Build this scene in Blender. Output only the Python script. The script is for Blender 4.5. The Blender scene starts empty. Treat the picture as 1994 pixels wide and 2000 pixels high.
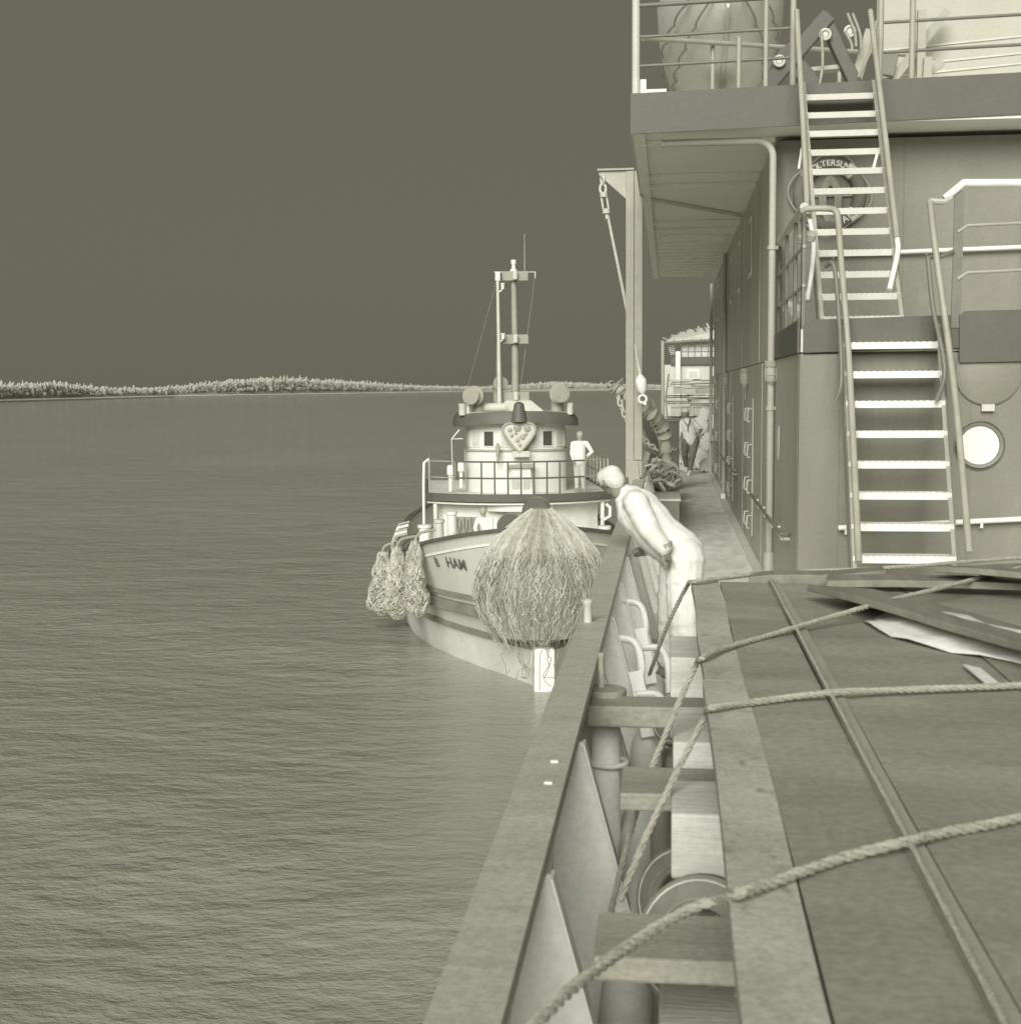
import bpy, math, random
import numpy as np
from mathutils import Vector, Matrix
random.seed(7); np.random.seed(7)
R = math.radians
sc = bpy.context.scene
col = sc.collection

# ------------------------------------------------------------------ camera
CAMZ = 2.12                      # eye height above the ship's side deck (deck z = 0)
FPX = 2650.0                     # focal length in photograph pixels (photo 1994 x 2000)
ROLL, PITCH, YAW = R(0.4), R(5.214), R(6.66)
fw = Vector((-math.sin(YAW)*math.cos(PITCH), math.cos(YAW)*math.cos(PITCH), -math.sin(PITCH)))
rt = Vector((math.cos(YAW), math.sin(YAW), 0)); up = rt.cross(fw)
rt2 = rt*math.cos(ROLL) - up*math.sin(ROLL); up2 = up*math.cos(ROLL) + rt*math.sin(ROLL)
CAM = Vector((0, 0, CAMZ))
cd = bpy.data.cameras.new('camera'); cam = bpy.data.objects.new('camera', cd); col.objects.link(cam)
M = Matrix((rt2, up2, -fw)).transposed().to_4x4(); M.translation = CAM; cam.matrix_world = M
cd.sensor_fit = 'HORIZONTAL'; cd.sensor_width = 36; cd.lens = 36*FPX/1994
cd.clip_start = .05; cd.clip_end = 30000
cd.dof.use_dof = True; cd.dof.focus_distance = 15; cd.dof.aperture_fstop = 6.5
sc.camera = cam

def pt(x, y, X=None, Y=None, Z=None):
    """photo pixel -> point on the plane X=, Y= or Z="""
    d = rt2*((x-997)/FPX) - up2*((y-1000)/FPX) + fw
    if Y is not None: t = Y/d.y
    elif X is not None: t = X/d.x
    else: t = (Z-CAMZ)/d.z
    return CAM + d*t
def px(p):
    d = Vector(p)-CAM; z = d.dot(fw)
    return 997+FPX*d.dot(rt2)/z, 1000-FPX*d.dot(up2)/z

# ------------------------------------------------------------------ sky, sun, exposure
SUN_EL, SUN_AZ = R(28), R(-8)   # low, behind the camera, a little to the left
w = bpy.data.worlds.new('World'); sc.world = w; w.use_nodes = True
nt = w.node_tree; nd = nt.nodes; nd.clear()
o = nd.new('ShaderNodeOutputWorld'); bg = nd.new('ShaderNodeBackground')
sky = nd.new('ShaderNodeTexSky'); sky.sky_type = 'NISHITA'; sky.sun_disc = False
sky.sun_elevation = SUN_EL; sky.sun_rotation = math.pi - SUN_AZ
sky.air_density = 1.0; sky.dust_density = 2.0
bw = nd.new('ShaderNodeRGBToBW'); pw = nd.new('ShaderNodeMath'); pw.operation = 'POWER'; pw.inputs[1].default_value = .05
mx = nd.new('ShaderNodeMix'); mx.data_type = 'RGBA'; mx.blend_type = 'MULTIPLY'; mx.inputs[0].default_value = 1
mx.inputs[7].default_value = (.99, .965, .715, 1)
nt.links.new(sky.outputs[0], bw.inputs[0]); nt.links.new(bw.outputs[0], pw.inputs[0])
nt.links.new(pw.outputs[0], mx.inputs[6]); nt.links.new(mx.outputs[2], bg.inputs[0])
bg.inputs[1].default_value = .05
nt.links.new(bg.outputs[0], o.inputs[0])
sd = bpy.data.lights.new('sun', 'SUN'); sun = bpy.data.objects.new('sun', sd); col.objects.link(sun)
sd.energy = 1.5; sd.angle = R(38); sd.color = (1, .99, .965)
sdir = Vector((math.sin(SUN_AZ)*math.cos(SUN_EL), -math.cos(SUN_AZ)*math.cos(SUN_EL), math.sin(SUN_EL)))
sun.rotation_euler = sdir.to_track_quat('Z', 'Y').to_euler()
sun.location = (-3, -12, 14)
sc.view_settings.view_transform = 'Standard'; sc.view_settings.look = 'None'
sc.view_settings.exposure = 1.45; sc.view_settings.gamma = 1
sc.cycles.max_bounces = 6; sc.cycles.use_denoising = True
sc.render.film_transparent = False

# ------------------------------------------------------------------ materials
MATS = {}
TINT = (1.0, .988, .77)
def tint(v):
    k = min(1, max(0, (v-.35)/.5))
    return tuple(min(1, v*(t*(1-k)+tt*k)) for t, tt in zip(TINT, (1, 1, .92)))+(1,)
def mat(name, v, rough=.6, var=.18, scale=3.0, bump=.15, bscale=None, stretch=(1, 1, 1), spots=0.0, spot_v=None, spot_scale=6.0, metal=0, spec=.35, bdist=.01, fine=.09):
    if name in MATS: return MATS[name]
    m = bpy.data.materials.new(name); m.use_nodes = True
    n = m.node_tree.nodes; L = m.node_tree.links; b = n['Principled BSDF']
    b.inputs['Roughness'].default_value = rough; b.inputs['Metallic'].default_value = metal
    b.inputs['Specular IOR Level'].default_value = spec
    tc = n.new('ShaderNodeTexCoord'); mp = n.new('ShaderNodeMapping'); mp.inputs['Scale'].default_value = stretch
    L.new(tc.outputs['Object'], mp.inputs[0])
    nz = n.new('ShaderNodeTexNoise'); nz.inputs['Scale'].default_value = scale; nz.inputs['Detail'].default_value = 7; nz.inputs['Roughness'].default_value = .62
    L.new(mp.outputs[0], nz.inputs['Vector'])
    cr = n.new('ShaderNodeValToRGB'); e = cr.color_ramp.elements
    e[0].position = .28; e[0].color = tint(v*(1-var)); e[1].position = .72; e[1].color = tint(min(.95, v*(1+var)))
    L.new(nz.outputs['Fac'], cr.inputs[0]); out = cr.outputs[0]
    if spots:
        n2 = n.new('ShaderNodeTexNoise'); n2.inputs['Scale'].default_value = spot_scale; n2.inputs['Detail'].default_value = 5
        L.new(mp.outputs[0], n2.inputs['Vector'])
        r2 = n.new('ShaderNodeValToRGB'); r2.color_ramp.elements[0].position = .60; r2.color_ramp.elements[1].position = .70
        r2.color_ramp.elements[1].color = (spots,)*3+(1,)
        L.new(n2.outputs['Fac'], r2.inputs[0])
        mm = n.new('ShaderNodeMix'); mm.data_type = 'RGBA'; L.new(r2.outputs[0], mm.inputs[0]); L.new(out, mm.inputs[6]); mm.inputs[7].default_value = tint(spot_v if spot_v is not None else v*.6)
        out = mm.outputs[2]
    nf = n.new('ShaderNodeTexNoise'); nf.inputs['Scale'].default_value = max(scale*22, 30) if scale > .3 else scale*22; nf.inputs['Detail'].default_value = 6; nf.inputs['Roughness'].default_value = .7
    L.new(tc.outputs['Object'], nf.inputs['Vector'])
    rf = n.new('ShaderNodeMapRange'); rf.inputs[1].default_value = .3; rf.inputs[2].default_value = .7; rf.inputs[3].default_value = 1-fine; rf.inputs[4].default_value = 1+fine
    L.new(nf.outputs['Fac'], rf.inputs[0]); mf = n.new('ShaderNodeMix'); mf.data_type = 'RGBA'; mf.blend_type = 'MULTIPLY'; mf.inputs[0].default_value = 1
    cf = n.new('ShaderNodeCombineColor'); [L.new(rf.outputs[0], cf.inputs[q_]) for q_ in range(3)]
    L.new(out, mf.inputs[6]); L.new(cf.outputs[0], mf.inputs[7]); out = mf.outputs[2]
    L.new(out, b.inputs['Base Color'])
    if bump:
        n3 = n.new('ShaderNodeTexNoise'); n3.inputs['Scale'].default_value = bscale or scale*8; n3.inputs['Detail'].default_value = 4
        L.new(mp.outputs[0], n3.inputs['Vector'])
        bp = n.new('ShaderNodeBump'); bp.inputs['Strength'].default_value = bump; bp.inputs['Distance'].default_value = bdist
        L.new(n3.outputs['Fac'], bp.inputs['Height']); L.new(bp.outputs[0], b.inputs['Normal'])
    rr = n.new('ShaderNodeMapRange'); rr.inputs[3].default_value = max(.05, rough-.12); rr.inputs[4].default_value = min(1, rough+.15)
    L.new(nz.outputs['Fac'], rr.inputs[0]); L.new(rr.outputs[0], b.inputs['Roughness'])
    MATS[name] = m
    return m

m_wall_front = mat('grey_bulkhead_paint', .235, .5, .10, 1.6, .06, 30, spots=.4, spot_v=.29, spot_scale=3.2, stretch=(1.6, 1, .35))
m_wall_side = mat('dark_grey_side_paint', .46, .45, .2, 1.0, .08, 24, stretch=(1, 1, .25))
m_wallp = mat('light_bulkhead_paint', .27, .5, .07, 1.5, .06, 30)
m_dark = mat('dark_grey_fascia_paint', .125, .5, .12, 1.4, .06, 30)
m_soffit = mat('deckhead_inverse_shade', .86, .55, .05, 1.2, .05, 30)  # inverted shade under the overhang put into the colour as a pale tone
m_pale = mat('pale_grey_paint', .62, .5, .10, 2.5, .06, 30)
m_white = mat('white_paint', .84, .45, .07, 3.0, .05, 40, spots=.3, spot_v=.6, spot_scale=5)
m_rail = mat('grey_rail_paint', .40, .4, .12, 5, .06, 60)
m_raildk = mat('dark_rail_paint', .20, .4, .15, 5, .06, 60)
m_cap = mat('bulwark_cap_paint', .46, .5, .12, 2.2, .10, 30, stretch=(.6, 2.2, 1), spots=.6, spot_v=.36, spot_scale=6.0, fine=.2)
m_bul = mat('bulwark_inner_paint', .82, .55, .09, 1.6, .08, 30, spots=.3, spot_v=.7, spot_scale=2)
m_deck = mat('worn_deck_plate', .74, .7, .24, 2.2, .3, 40, stretch=(2.2, .8, 1), spots=.5, spot_v=.56, spot_scale=4)
m_curb = mat('pale_curb_paint', .7, .6, .12, 4, .1)
m_board = mat('dark_cover_board', .30, .6, .22, 1.7, .15, 26, stretch=(.55, 1.5, 1), spots=.6, spot_v=.40, spot_scale=1.9, fine=.2)
m_edge = mat('pale_edge_board', .46, .7, .22, 3.5, .4, 40, spots=.75, spot_v=.27, spot_scale=19, stretch=(1, .6, 1), fine=.2)
m_strip = mat('grey_joint_batten', .36, .7, .12, 3.0, .15)
m_timber = mat('grey_timber', .33, .75, .2, 2.5, .3, 18, stretch=(.5, 5, 5), fine=.2)
m_timberl = mat('pale_timber', .62, .75, .22, 2.0, .35, 18, stretch=(.6, 4, 4))
m_timbery = mat('dark_plank_timber', .24, .75, .25, 2.2, .35, 18, stretch=(5, .5, 5))
m_rope = mat('pale_rope_fibre', .40, .9, .18, 30, .6, 120)
m_roped = mat('grey_rope_fibre', .30, .9, .2, 30, .6, 120)
m_rubber = mat('grey_rubber', .22, .6, .2, 9, .15)
m_tug = mat('tug_hull_paint', .66, .5, .10, .7, .10, 10, stretch=(1, 1, .3), spots=.5, spot_v=.52, spot_scale=1.1)
m_tugw = mat('tug_house_paint', .78, .5, .05, 1.4, .04, 20)
m_tugd = mat('tug_dark_trim', .13, .5, .12, 3, .06)
m_tugboot = mat('tug_boot_paint', .74, .55, .14, .9, .12, 10, spots=.5, spot_v=.56, spot_scale=1.5)
m_belt = mat('tug_belting_rubber', .24, .7, .25, 2.0, .3, 14)
m_glass = mat('dark_window_glass', .09, .12, .1, 2, 0, spec=.6)
m_glassl = mat('pale_port_glass', .84, .2, .05, 2, 0, spec=.6)
m_cloth = mat('white_work_cloth', .80, .9, .04, 3, .35, 26, bdist=.012)
m_cap_cloth = mat('white_hair', .72, .9, .16, 18, .5, 60)
m_skin = mat('grey_skin', .27, .6, .10, 9, .06)
m_skinw = mat('pale_skin', .85, .6, .05, 9, .06)
m_trouser = mat('grey_trouser_cloth', .20, .9, .22, 7, .4, 30)
m_chain = mat('pale_galvanised_steel', .58, .4, .15, 14, .1)
m_mast = mat('mast_paint', .36, .45, .1, 4, .05)
m_canvas = mat('pale_canvas', .50, .85, .07, 1.5, .2, 8)
m_boat = mat('lifeboat_paint', .80, .5, .08, 1.5, .06, 20)
m_sack = mat('white_sack_cloth', .9, .9, .12, 8, .5, 22)
m_crate = mat('grey_crate_board', .50, .8, .2, 5, .25)
m_crate2 = mat('light_crate_board', .62, .8, .2, 5, .25)
m_bank = mat('river_bank_sand', .62, .9, .12, .02, 0)
m_hill = mat('far_meadow', .42, .95, .16, .015, 0)
m_leaf = mat('far_leaf_pale', .72, .9, .12, .12, .0)
_n = m_leaf.node_tree.nodes; _b = _n['Principled BSDF']; _t = _n.new('ShaderNodeBsdfTranslucent'); _m = _n.new('ShaderNodeMixShader'); _m.inputs[0].default_value = .45
_c = _b.inputs['Base Color'].links[0].from_socket; m_leaf.node_tree.links.new(_c, _t.inputs[0]); m_leaf.node_tree.links.new(_b.outputs[0], _m.inputs[1]); m_leaf.node_tree.links.new(_t.outputs[0], _m.inputs[2]); m_leaf.node_tree.links.new(_m.outputs[0], _n['Material Output'].inputs[0])
m_strand = [mat('fender_strand_light', .60, .9, .15, 10, .4, 60), mat('fender_strand_mid', .46, .9, .2, 10, .4, 60), mat('fender_strand_dark', .34, .9, .2, 10, .4, 60)]
m_letter = mat('dark_lettering_paint', .16, .6, .1, 8, 0)
m_letterw = mat('white_lettering_paint', .86, .6, .05, 8, 0)
m_buoy = mat('lifebuoy_canvas', .20, .7, .08, 6, .1)

# ------------------------------------------------------------------ mesh helpers
WL = {}     # world location of each root
class MB:
    def __init__(s): s.v = []; s.f = []; s.mi = []; s.cm = 0
    def face(s, idx): s.f.append(tuple(idx)); s.mi.append(s.cm)
    def box(s, a, b):
        x0, y0, z0 = a; x1, y1, z1 = b
        x0, x1 = min(x0, x1), max(x0, x1); y0, y1 = min(y0, y1), max(y0, y1); z0, z1 = min(z0, z1), max(z0, z1)
        return s.hexa([(x0, y0, z0), (x1, y0, z0), (x1, y1, z0), (x0, y1, z0), (x0, y0, z1), (x1, y0, z1), (x1, y1, z1), (x0, y1, z1)])
    def hexa(s, c):
        n = len(s.v); s.v += [tuple(p) for p in c]
        for q in ((3, 2, 1, 0), (4, 5, 6, 7), (0, 1, 5, 4), (1, 2, 6, 5), (2, 3, 7, 6), (3, 0, 4, 7)): s.face([n+i for i in q])
        return s
    def obox(s, c, size, mtx):
        c = Vector(c); h = Vector(size)/2
        return s.hexa([c+mtx@Vector((sx*h.x, sy*h.y, sz*h.z)) for sz in (-1, 1) for sx, sy in ((-1, -1), (1, -1), (1, 1), (-1, 1))])
    def bar(s, p0, p1, w, h, upv=(0, 0, 1)):
        """rectangular bar from p0 to p1"""
        p0, p1 = Vector(p0), Vector(p1); d = (p1-p0).normalized(); u = Vector(upv); r = d.cross(u)
        if r.length < 1e-4: r = d.cross(Vector((0, 1, 0)))
        r.normalize(); u = r.cross(d).normalized(); r *= w/2; u *= h/2
        return s.hexa([p0-r-u, p0+r-u, p1+r-u, p1-r-u, p0-r+u, p0+r+u, p1+r+u, p1-r+u])
    def prism(s, poly, vec):
        n = len(s.v); k = len(poly); vec = Vector(vec)
        s.v += [tuple(p) for p in poly]+[tuple(Vector(p)+vec) for p in poly]
        s.face([n+i for i in reversed(range(k))]); s.face([n+k+i for i in range(k)])
        for i in range(k): j = (i+1) % k; s.face((n+i, n+j, n+k+j, n+k+i))
        return s
    def rings(s, rs, caps=True, closed=False):
        n = len(s.v); k = len(rs[0])
        for r in rs: s.v += [tuple(p) for p in r]
        m = len(rs)
        for a in range(m if closed else m-1):
            b = (a+1) % m
            for i in range(k):
                j = (i+1) % k; s.face((n+a*k+i, n+a*k+j, n+b*k+j, n+b*k+i))
        if caps and not closed:
            s.face([n+i for i in reversed(range(k))]); s.face([n+(m-1)*k+i for i in range(k)])
        return s
    def tube(s, pts, r, n=8, closed=False, twist=0):
        pts = [Vector(p) for p in pts]; rs = []; m = len(pts)
        rr = r if isinstance(r, (list, tuple)) else [r]*m
        ref = None
        for i, p in enumerate(pts):
            if closed: d = pts[(i+1) % m]-pts[i-1]
            else: d = pts[min(i+1, m-1)]-pts[max(i-1, 0)]
            d = d.normalized() if d.length > 1e-9 else Vector((0, 0, 1))
            if ref is None:
                a = Vector((0, 0, 1)) if abs(d.z) < .9 else Vector((1, 0, 0))
                ref = (a-d*a.dot(d)).normalized()
            else:
                ref = ref-d*ref.dot(d)
                ref = ref.normalized() if ref.length > 1e-6 else d.orthogonal().normalized()
            q = d.cross(ref)
            rs.append([p+(ref*math.cos(t)+q*math.sin(t))*rr[i] for t in (2*math.pi*k/n for k in range(n))])
        return s.rings(rs, closed=closed)
    def cyl(s, p0, p1, r0, r1=None, n=14): return s.tube([p0, p1], [r0, r0 if r1 is None else r1], n)
    def lathe(s, prof, c=(0, 0, 0), n=20, axis=(0, 0, 1), ring=False):
        ax = Vector(axis).normalized(); a = ax.orthogonal().normalized(); b = ax.cross(a); c = Vector(c)
        return s.rings([[c+ax*z+(a*math.cos(2*math.pi*k/n)+b*math.sin(2*math.pi*k/n))*max(r, 1e-4) for k in range(n)] for r, z in prof], closed=ring)
    def torus(s, c, Rm, r, axis=(0, 0, 1), n=28, k=10):
        ax = Vector(axis).normalized(); a = ax.orthogonal().normalized(); b = ax.cross(a); c = Vector(c)
        rs = []
        for i in range(n):
            t = 2*math.pi*i/n; d = a*math.cos(t)+b*math.sin(t)
            rs.append([c+d*(Rm+r*math.cos(q))+ax*(r*math.sin(q)) for q in (2*math.pi*j/k for j in range(k))])
        return s.rings(rs, closed=True)
    def build(s, name, m, parent=None, local=False, smooth=False, bevel=0, loc=None):
        me = bpy.data.meshes.new(name)
        off = Vector((0, 0, 0))
        if parent is not None and not local: off = WL[parent.name]
        if loc is not None: off = Vector(loc)
        me.from_pydata([(x-off.x, y-off.y, z-off.z) for x, y, z in s.v], [], s.f)
        ms = m if isinstance(m, list) else [m]
        for q in ms: me.materials.append(q)
        if len(ms) > 1: me.polygons.foreach_set('material_index', s.mi)
        import bmesh
        bm = bmesh.new(); bm.from_mesh(me); bmesh.ops.recalc_face_normals(bm, faces=bm.faces); bm.to_mesh(me); bm.free()
        ob = bpy.data.objects.new(name, me); col.objects.link(ob)
        if parent is not None: ob.parent = parent; WL[ob.name] = WL[parent.name].copy()
        else:
            WL[ob.name] = off.copy()
            ob.location = off
        if smooth:
            me.polygons.foreach_set('use_smooth', [True]*len(me.polygons))
            md = ob.modifiers.new('edges', 'EDGE_SPLIT'); md.split_angle = R(40)
        if bevel:
            md = ob.modifiers.new('bevel', 'BEVEL'); md.width = bevel; md.segments = 2; md.limit_method = 'ANGLE'; md.angle_limit = R(40)
        return ob
def tag(ob, label, cat, group=None, kind=None):
    if label: ob['label'] = label
    if cat: ob['category'] = cat
    if group: ob['group'] = group
    if kind: ob['kind'] = kind
    return ob
def thing(name, label, cat, loc=(0, 0, 0), group=None, rz=0):
    e = bpy.data.objects.new(name, None); col.objects.link(e); e.location = loc; e.rotation_euler = (0, 0, rz); e.empty_display_size = .2
    WL[e.name] = Vector(loc); tag(e, label, cat, group)
    return e
def struct(ob): ob['kind'] = 'structure'; return ob
def dupe(ob, parent, dloc):
    c = ob.copy(); col.objects.link(c); c.parent = parent; c.location = Vector(ob.location)+Vector(dloc); WL[c.name] = WL[parent.name].copy()
    return c
def arc(c, r, a0, a1, n, u, v):
    c, u, v = Vector(c), Vector(u), Vector(v)
    return [c+u*(r*math.cos(a0+(a1-a0)*i/n))+v*(r*math.sin(a0+(a1-a0)*i/n)) for i in range(n+1)]
def smooth_path(pts, k=6):
    P = [Vector(p) for p in pts]; P = [P[0]*2-P[1]]+P+[P[-1]*2-P[-2]]; out = []
    for i in range(1, len(P)-2):
        for j in range(k):
            t = j/k; a, b, c, d = P[i-1:i+3]
            out.append(.5*((2*b)+(c-a)*t+(2*a-5*b+4*c-d)*t*t+(3*b-a-3*c+d)*t*t*t))
    return out+[P[-2]]
def text_mesh(body, size, depth=.004, bold=.022):
    cu = bpy.data.curves.new('t', 'FONT'); cu.body = body; cu.size = size; cu.extrude = depth; cu.align_x = 'CENTER'; cu.align_y = 'CENTER'; cu.offset = size*bold
    ob = bpy.data.objects.new('t', cu); col.objects.link(ob); bpy.context.view_layer.update()
    me = bpy.data.meshes.new_from_object(ob.evaluated_get(bpy.context.evaluated_depsgraph_get()))
    bpy.data.objects.remove(ob); return me
def place_text(name, body, size, mtx, m, parent, depth=.004):
    me = text_mesh(body, size, depth); me.materials.clear(); me.materials.append(m)
    off = WL[parent.name]
    me.transform(Matrix.Translation(-off)@mtx)
    ob = bpy.data.objects.new(name, me); col.objects.link(ob); ob.parent = parent; WL[ob.name] = off.copy(); return ob
def laid_rope(mb, pts, r, k=5, pitch=None):
    """three-strand rope along a path"""
    path = smooth_path(pts, k); L = [0]
    for a, b in zip(path, path[1:]): L.append(L[-1]+(b-a).length)
    step = r*1.1; n = max(4, int(L[-1]/step)); fine = []
    j = 0
    for i in range(n+1):
        d = L[-1]*i/n
        while j < len(L)-2 and L[j+1] < d: j += 1
        t = (d-L[j])/max(1e-6, L[j+1]-L[j]); fine.append(path[j].lerp(path[j+1], t))
    pitch = pitch or r*7
    for s in range(3):
        out = []; ref = None
        for i, p in enumerate(fine):
            dv = (fine[min(i+1, n)]-fine[max(i-1, 0)]).normalized()
            if ref is None: ref = dv.orthogonal().normalized()
            ref = (ref-dv*ref.dot(dv)).normalized(); q = dv.cross(ref)
            a = 2*math.pi*(L[-1]*i/n/pitch+s/3)
            out.append(p+(ref*math.cos(a)+q*math.sin(a))*r*.5)
        mb.tube(out, r*.56, 5)
    return mb

# ------------------------------------------------------------------ ship constants
XO, XI, ZR = -.46, -.31, .92          # bulwark rail: outer edge, inner edge, height
XW = 1.07                             # side wall of the deckhouse
YL, YU, YE = 11.48, 14.3, 33.0        # lower front, upper front, far end
ZL = 2.59                             # landing deck
YF, ZS, ZB, XB = 13.7, 4.61, 5.0, -.383   # overhang: fascia, soffit height, boat deck, outer edge
WATER = -4.8

# ================================================================== water, far shore
def make_sea():
    m = bpy.data.materials.new('river_water'); m.use_nodes = True
    n = m.node_tree.nodes; L = m.node_tree.links; b = n['Principled BSDF']
    b.inputs['Roughness'].default_value = .12; b.inputs['IOR'].default_value = 1.6
    tc = n.new('ShaderNodeTexCoord')
    def noise(scale, detail, st, rough=.55):
        mp = n.new('ShaderNodeMapping'); mp.inputs['Scale'].default_value = st; mp.inputs['Rotation'].default_value = (0, 0, R(-14))
        L.new(tc.outputs['Object'], mp.inputs[0])
        z = n.new('ShaderNodeTexNoise'); z.inputs['Scale'].default_value = scale; z.inputs['Detail'].default_value = detail; z.inputs['Roughness'].default_value = rough
        L.new(mp.outputs[0], z.inputs['Vector']); return z.outputs['Fac']
    def math_(op, a, bb):
        q = n.new('ShaderNodeMath'); q.operation = op
        for i, v in enumerate((a, bb)):
            if isinstance(v, (int, float)): q.inputs[i].default_value = v
            else: L.new(v, q.inputs[i])
        return q.outputs[0]
    big = noise(.22, 3, (1, 1.7, 1)); mid = noise(.95, 5, (1, 1.9, 1), .6); fine = noise(3.6, 4, (1, 1.5, 1), .6)
    h = math_('ADD', math_('MULTIPLY', big, 1.1), math_('ADD', math_('MULTIPLY', mid, .62), math_('MULTIPLY', fine, .18)))
    bp = n.new('ShaderNodeBump'); bp.inputs['Strength'].default_value = .7; bp.inputs['Distance'].default_value = .3
    L.new(h, bp.inputs['Height']); L.new(bp.outputs[0], b.inputs['Normal'])
    silt = noise(.05, 3, (1, 1, 1))
    cr = n.new('ShaderNodeValToRGB'); cr.color_ramp.elements[0].color = tint(.28); cr.color_ramp.elements[1].color = tint(.38)
    L.new(silt, cr.inputs[0]); L.new(cr.outputs[0], b.inputs['Base Color'])
    # sheet: fine rings near the ship, growing outwards
    nr, na = 170, 240; rs = [0]+[6*(9000/6)**(i/(nr-1)) for i in range(nr)]
    vs = [(0, 0, WATER)]; fs = []
    for r in rs[1:]:
        for k in range(na):
            a = 2*math.pi*k/na; x, y = r*math.sin(a), r*math.cos(a)
            amp = .05*max(0, min(1, (90-r)/40))
            z = WATER+amp*(math.sin(x*.55+y*.9)*.6+math.sin(x*.9-y*1.3+1.7)*.4+math.sin(y*.45+.3*x)*.8)
            vs.append((x, y, z))
    for k in range(na): fs.append((0, 1+(k+1) % na, 1+k))
    for i in range(nr-1):
        for k in range(na):
            a = 1+i*na+k; b2 = 1+i*na+(k+1) % na; fs.append((a, b2, b2+na, a+na))
    me = bpy.data.meshes.new('river_water'); me.from_pydata(vs, [], fs); me.materials.append(m)
    me.polygons.foreach_set('use_smooth', [True]*len(me.polygons))
    ob = bpy.data.objects.new('river_water', me); col.objects.link(ob); struct(ob)
make_sea()

# far bank: waterline and skyline read from the photograph, distances from the waterline on the water plane
XS = [-700, -300, 34, 337, 675, 945, 1282, 1700, 2400]
YB = [812, 796, 785, 776, 770, 765, 761, 758, 756.5]
YT = [(-700, 752), (-300, 752), (34, 754), (110, 750), (170, 757), (320, 757), (418, 748), (500, 742), (550, 740), (675, 745), (810, 753), (945, 755), (1000, 752), (1080, 746), (1180, 749), (1282, 751), (1700, 750), (2400, 748)]
bank = []
for x in np.arange(-700, 2401, 20):
    yb = np.interp(x, XS, YB); yt = np.interp(x, [a for a, _ in YT], [b for _, b in YT])
    d = max(yb-px(pt(x, 760, Y=1e5))[1], 0)
    p = pt(x, yb, Z=WATER) if x < 1500 else pt(x, 761-(x-1282)*.006, Z=WATER)
    dist = (Vector((p.x, p.y, 0))).length
    hgt = (yb-yt)*dist/FPX
    bank.append((p, max(3, hgt), dist))
mb = MB(); fs = []; k = len(bank)
prof = [(0, -.6), (.0008, 1.2), (.02, 2.2), (.03, None), (.14, None), (.5, 0)]
vs = []
for p, h, d in bank:
    out = Vector((p.x, p.y, 0)).normalized()
    for t, z in prof:
        q = p+out*(t*d)
        zz = WATER+(z if z is not None else (h*.5 if t == .03 else h*.6))
        vs.append((q.x, q.y, zz if t < .5 else WATER+h*.2))
mb.v = vs
for i in range(k-1):
    for j in range(len(prof)-1):
        a = i*len(prof)+j; mb.face((a, a+1, a+1+len(prof), a+len(prof)))
        mb.mi[-1] = 0 if j < 2 else 1
struct(mb.build('far_bank', [m_bank, m_hill]))
# the wood on the far bank: one mass of crowns
mb = MB()
ico = [(0, 0, 1)]+[(.894*math.cos(2*math.pi*i/5), .894*math.sin(2*math.pi*i/5), .447) for i in range(5)]+[(.894*math.cos(2*math.pi*(i+.5)/5), .894*math.sin(2*math.pi*(i+.5)/5), -.447) for i in range(5)]+[(0, 0, -1)]
icf = [(0, 1+i, 1+(i+1) % 5) for i in range(5)]+[(1+i, 6+i, 1+(i+1) % 5) for i in range(5)]+[(1+(i+1) % 5, 6+i, 6+(i+1) % 5) for i in range(5)]+[(11, 6+(i+1) % 5, 6+i) for i in range(5)]
rnd = random.Random(3)
for i in range(k-1):
    (p, h, d), (p2, h2, d2) = bank[i], bank[i+1]
    seg = (p2-p).length; out = Vector((p.x, p.y, 0)).normalized()
    xpix = -700+20*i
    dens = .35 if 170 < xpix < 310 else 1
    for _ in range(int(140*dens)):
        t = rnd.random(); base = p.lerp(p2, t)+out*(d*rnd.uniform(.026, .06)); hh = h+(h2-h)*t
        th = hh*rnd.uniform(.38, .60)*(1.3 if rnd.random() < .1 else 1); z0 = WATER+hh*.40
        wd = th*rnd.uniform(.22, .45)
        for b in range(4):
            f_ = b/3; c = base+Vector((rnd.uniform(-1, 1)*wd*.7*(1-f_*.6), rnd.uniform(-1, 1)*wd*.7, 0)); cz = z0+th*(.05+.75*f_)+rnd.uniform(-.05, .05)*th
            rx, rz = wd*rnd.uniform(.5, .9)*(1-.55*f_), th*rnd.uniform(.15, .3)
            n0 = len(mb.v)
            mb.v += [(c.x+x*rx*rnd.uniform(.6, 1.3), c.y+y*rx*rnd.uniform(.6, 1.3), cz+z*rz*rnd.uniform(.5, 1.6)) for x, y, z in ico]
            for f in icf: mb.face([n0+q for q in f])
tag(mb.build('far_wood', m_leaf, smooth=False), 'pale belt of trees along the far river bank', 'trees', kind='stuff')

# ================================================================== own ship: hull, deck, bulwark
mb = MB(); mb.box((XO+.03, -4, -6), (7, 44, -.02)); ob = mb.build('ship_hull', m_bul); struct(ob)
mb = MB()
for i in range(23):      # deck plates with narrow seams
    y0 = -4+i*2.1; mb.box((XO+.05, y0+.004, -.02), (XW+.02, y0+2.1-.004, 0))
mb.box((XW+.02, -4, -.02), (7, YL+.1, -.001))
mb.box((XW+.02, YE, -.02), (7, 44, -.001))
struct(mb.build('ship_deck', m_deck))
mb = MB(); mb.box((XO+.053, -4, .001), (.24, 9.2, .005)); struct(mb.build('lane_inverse_shade', m_white))  # added white sheet: brightens the lane, its inverted shade laid on as colour

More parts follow.
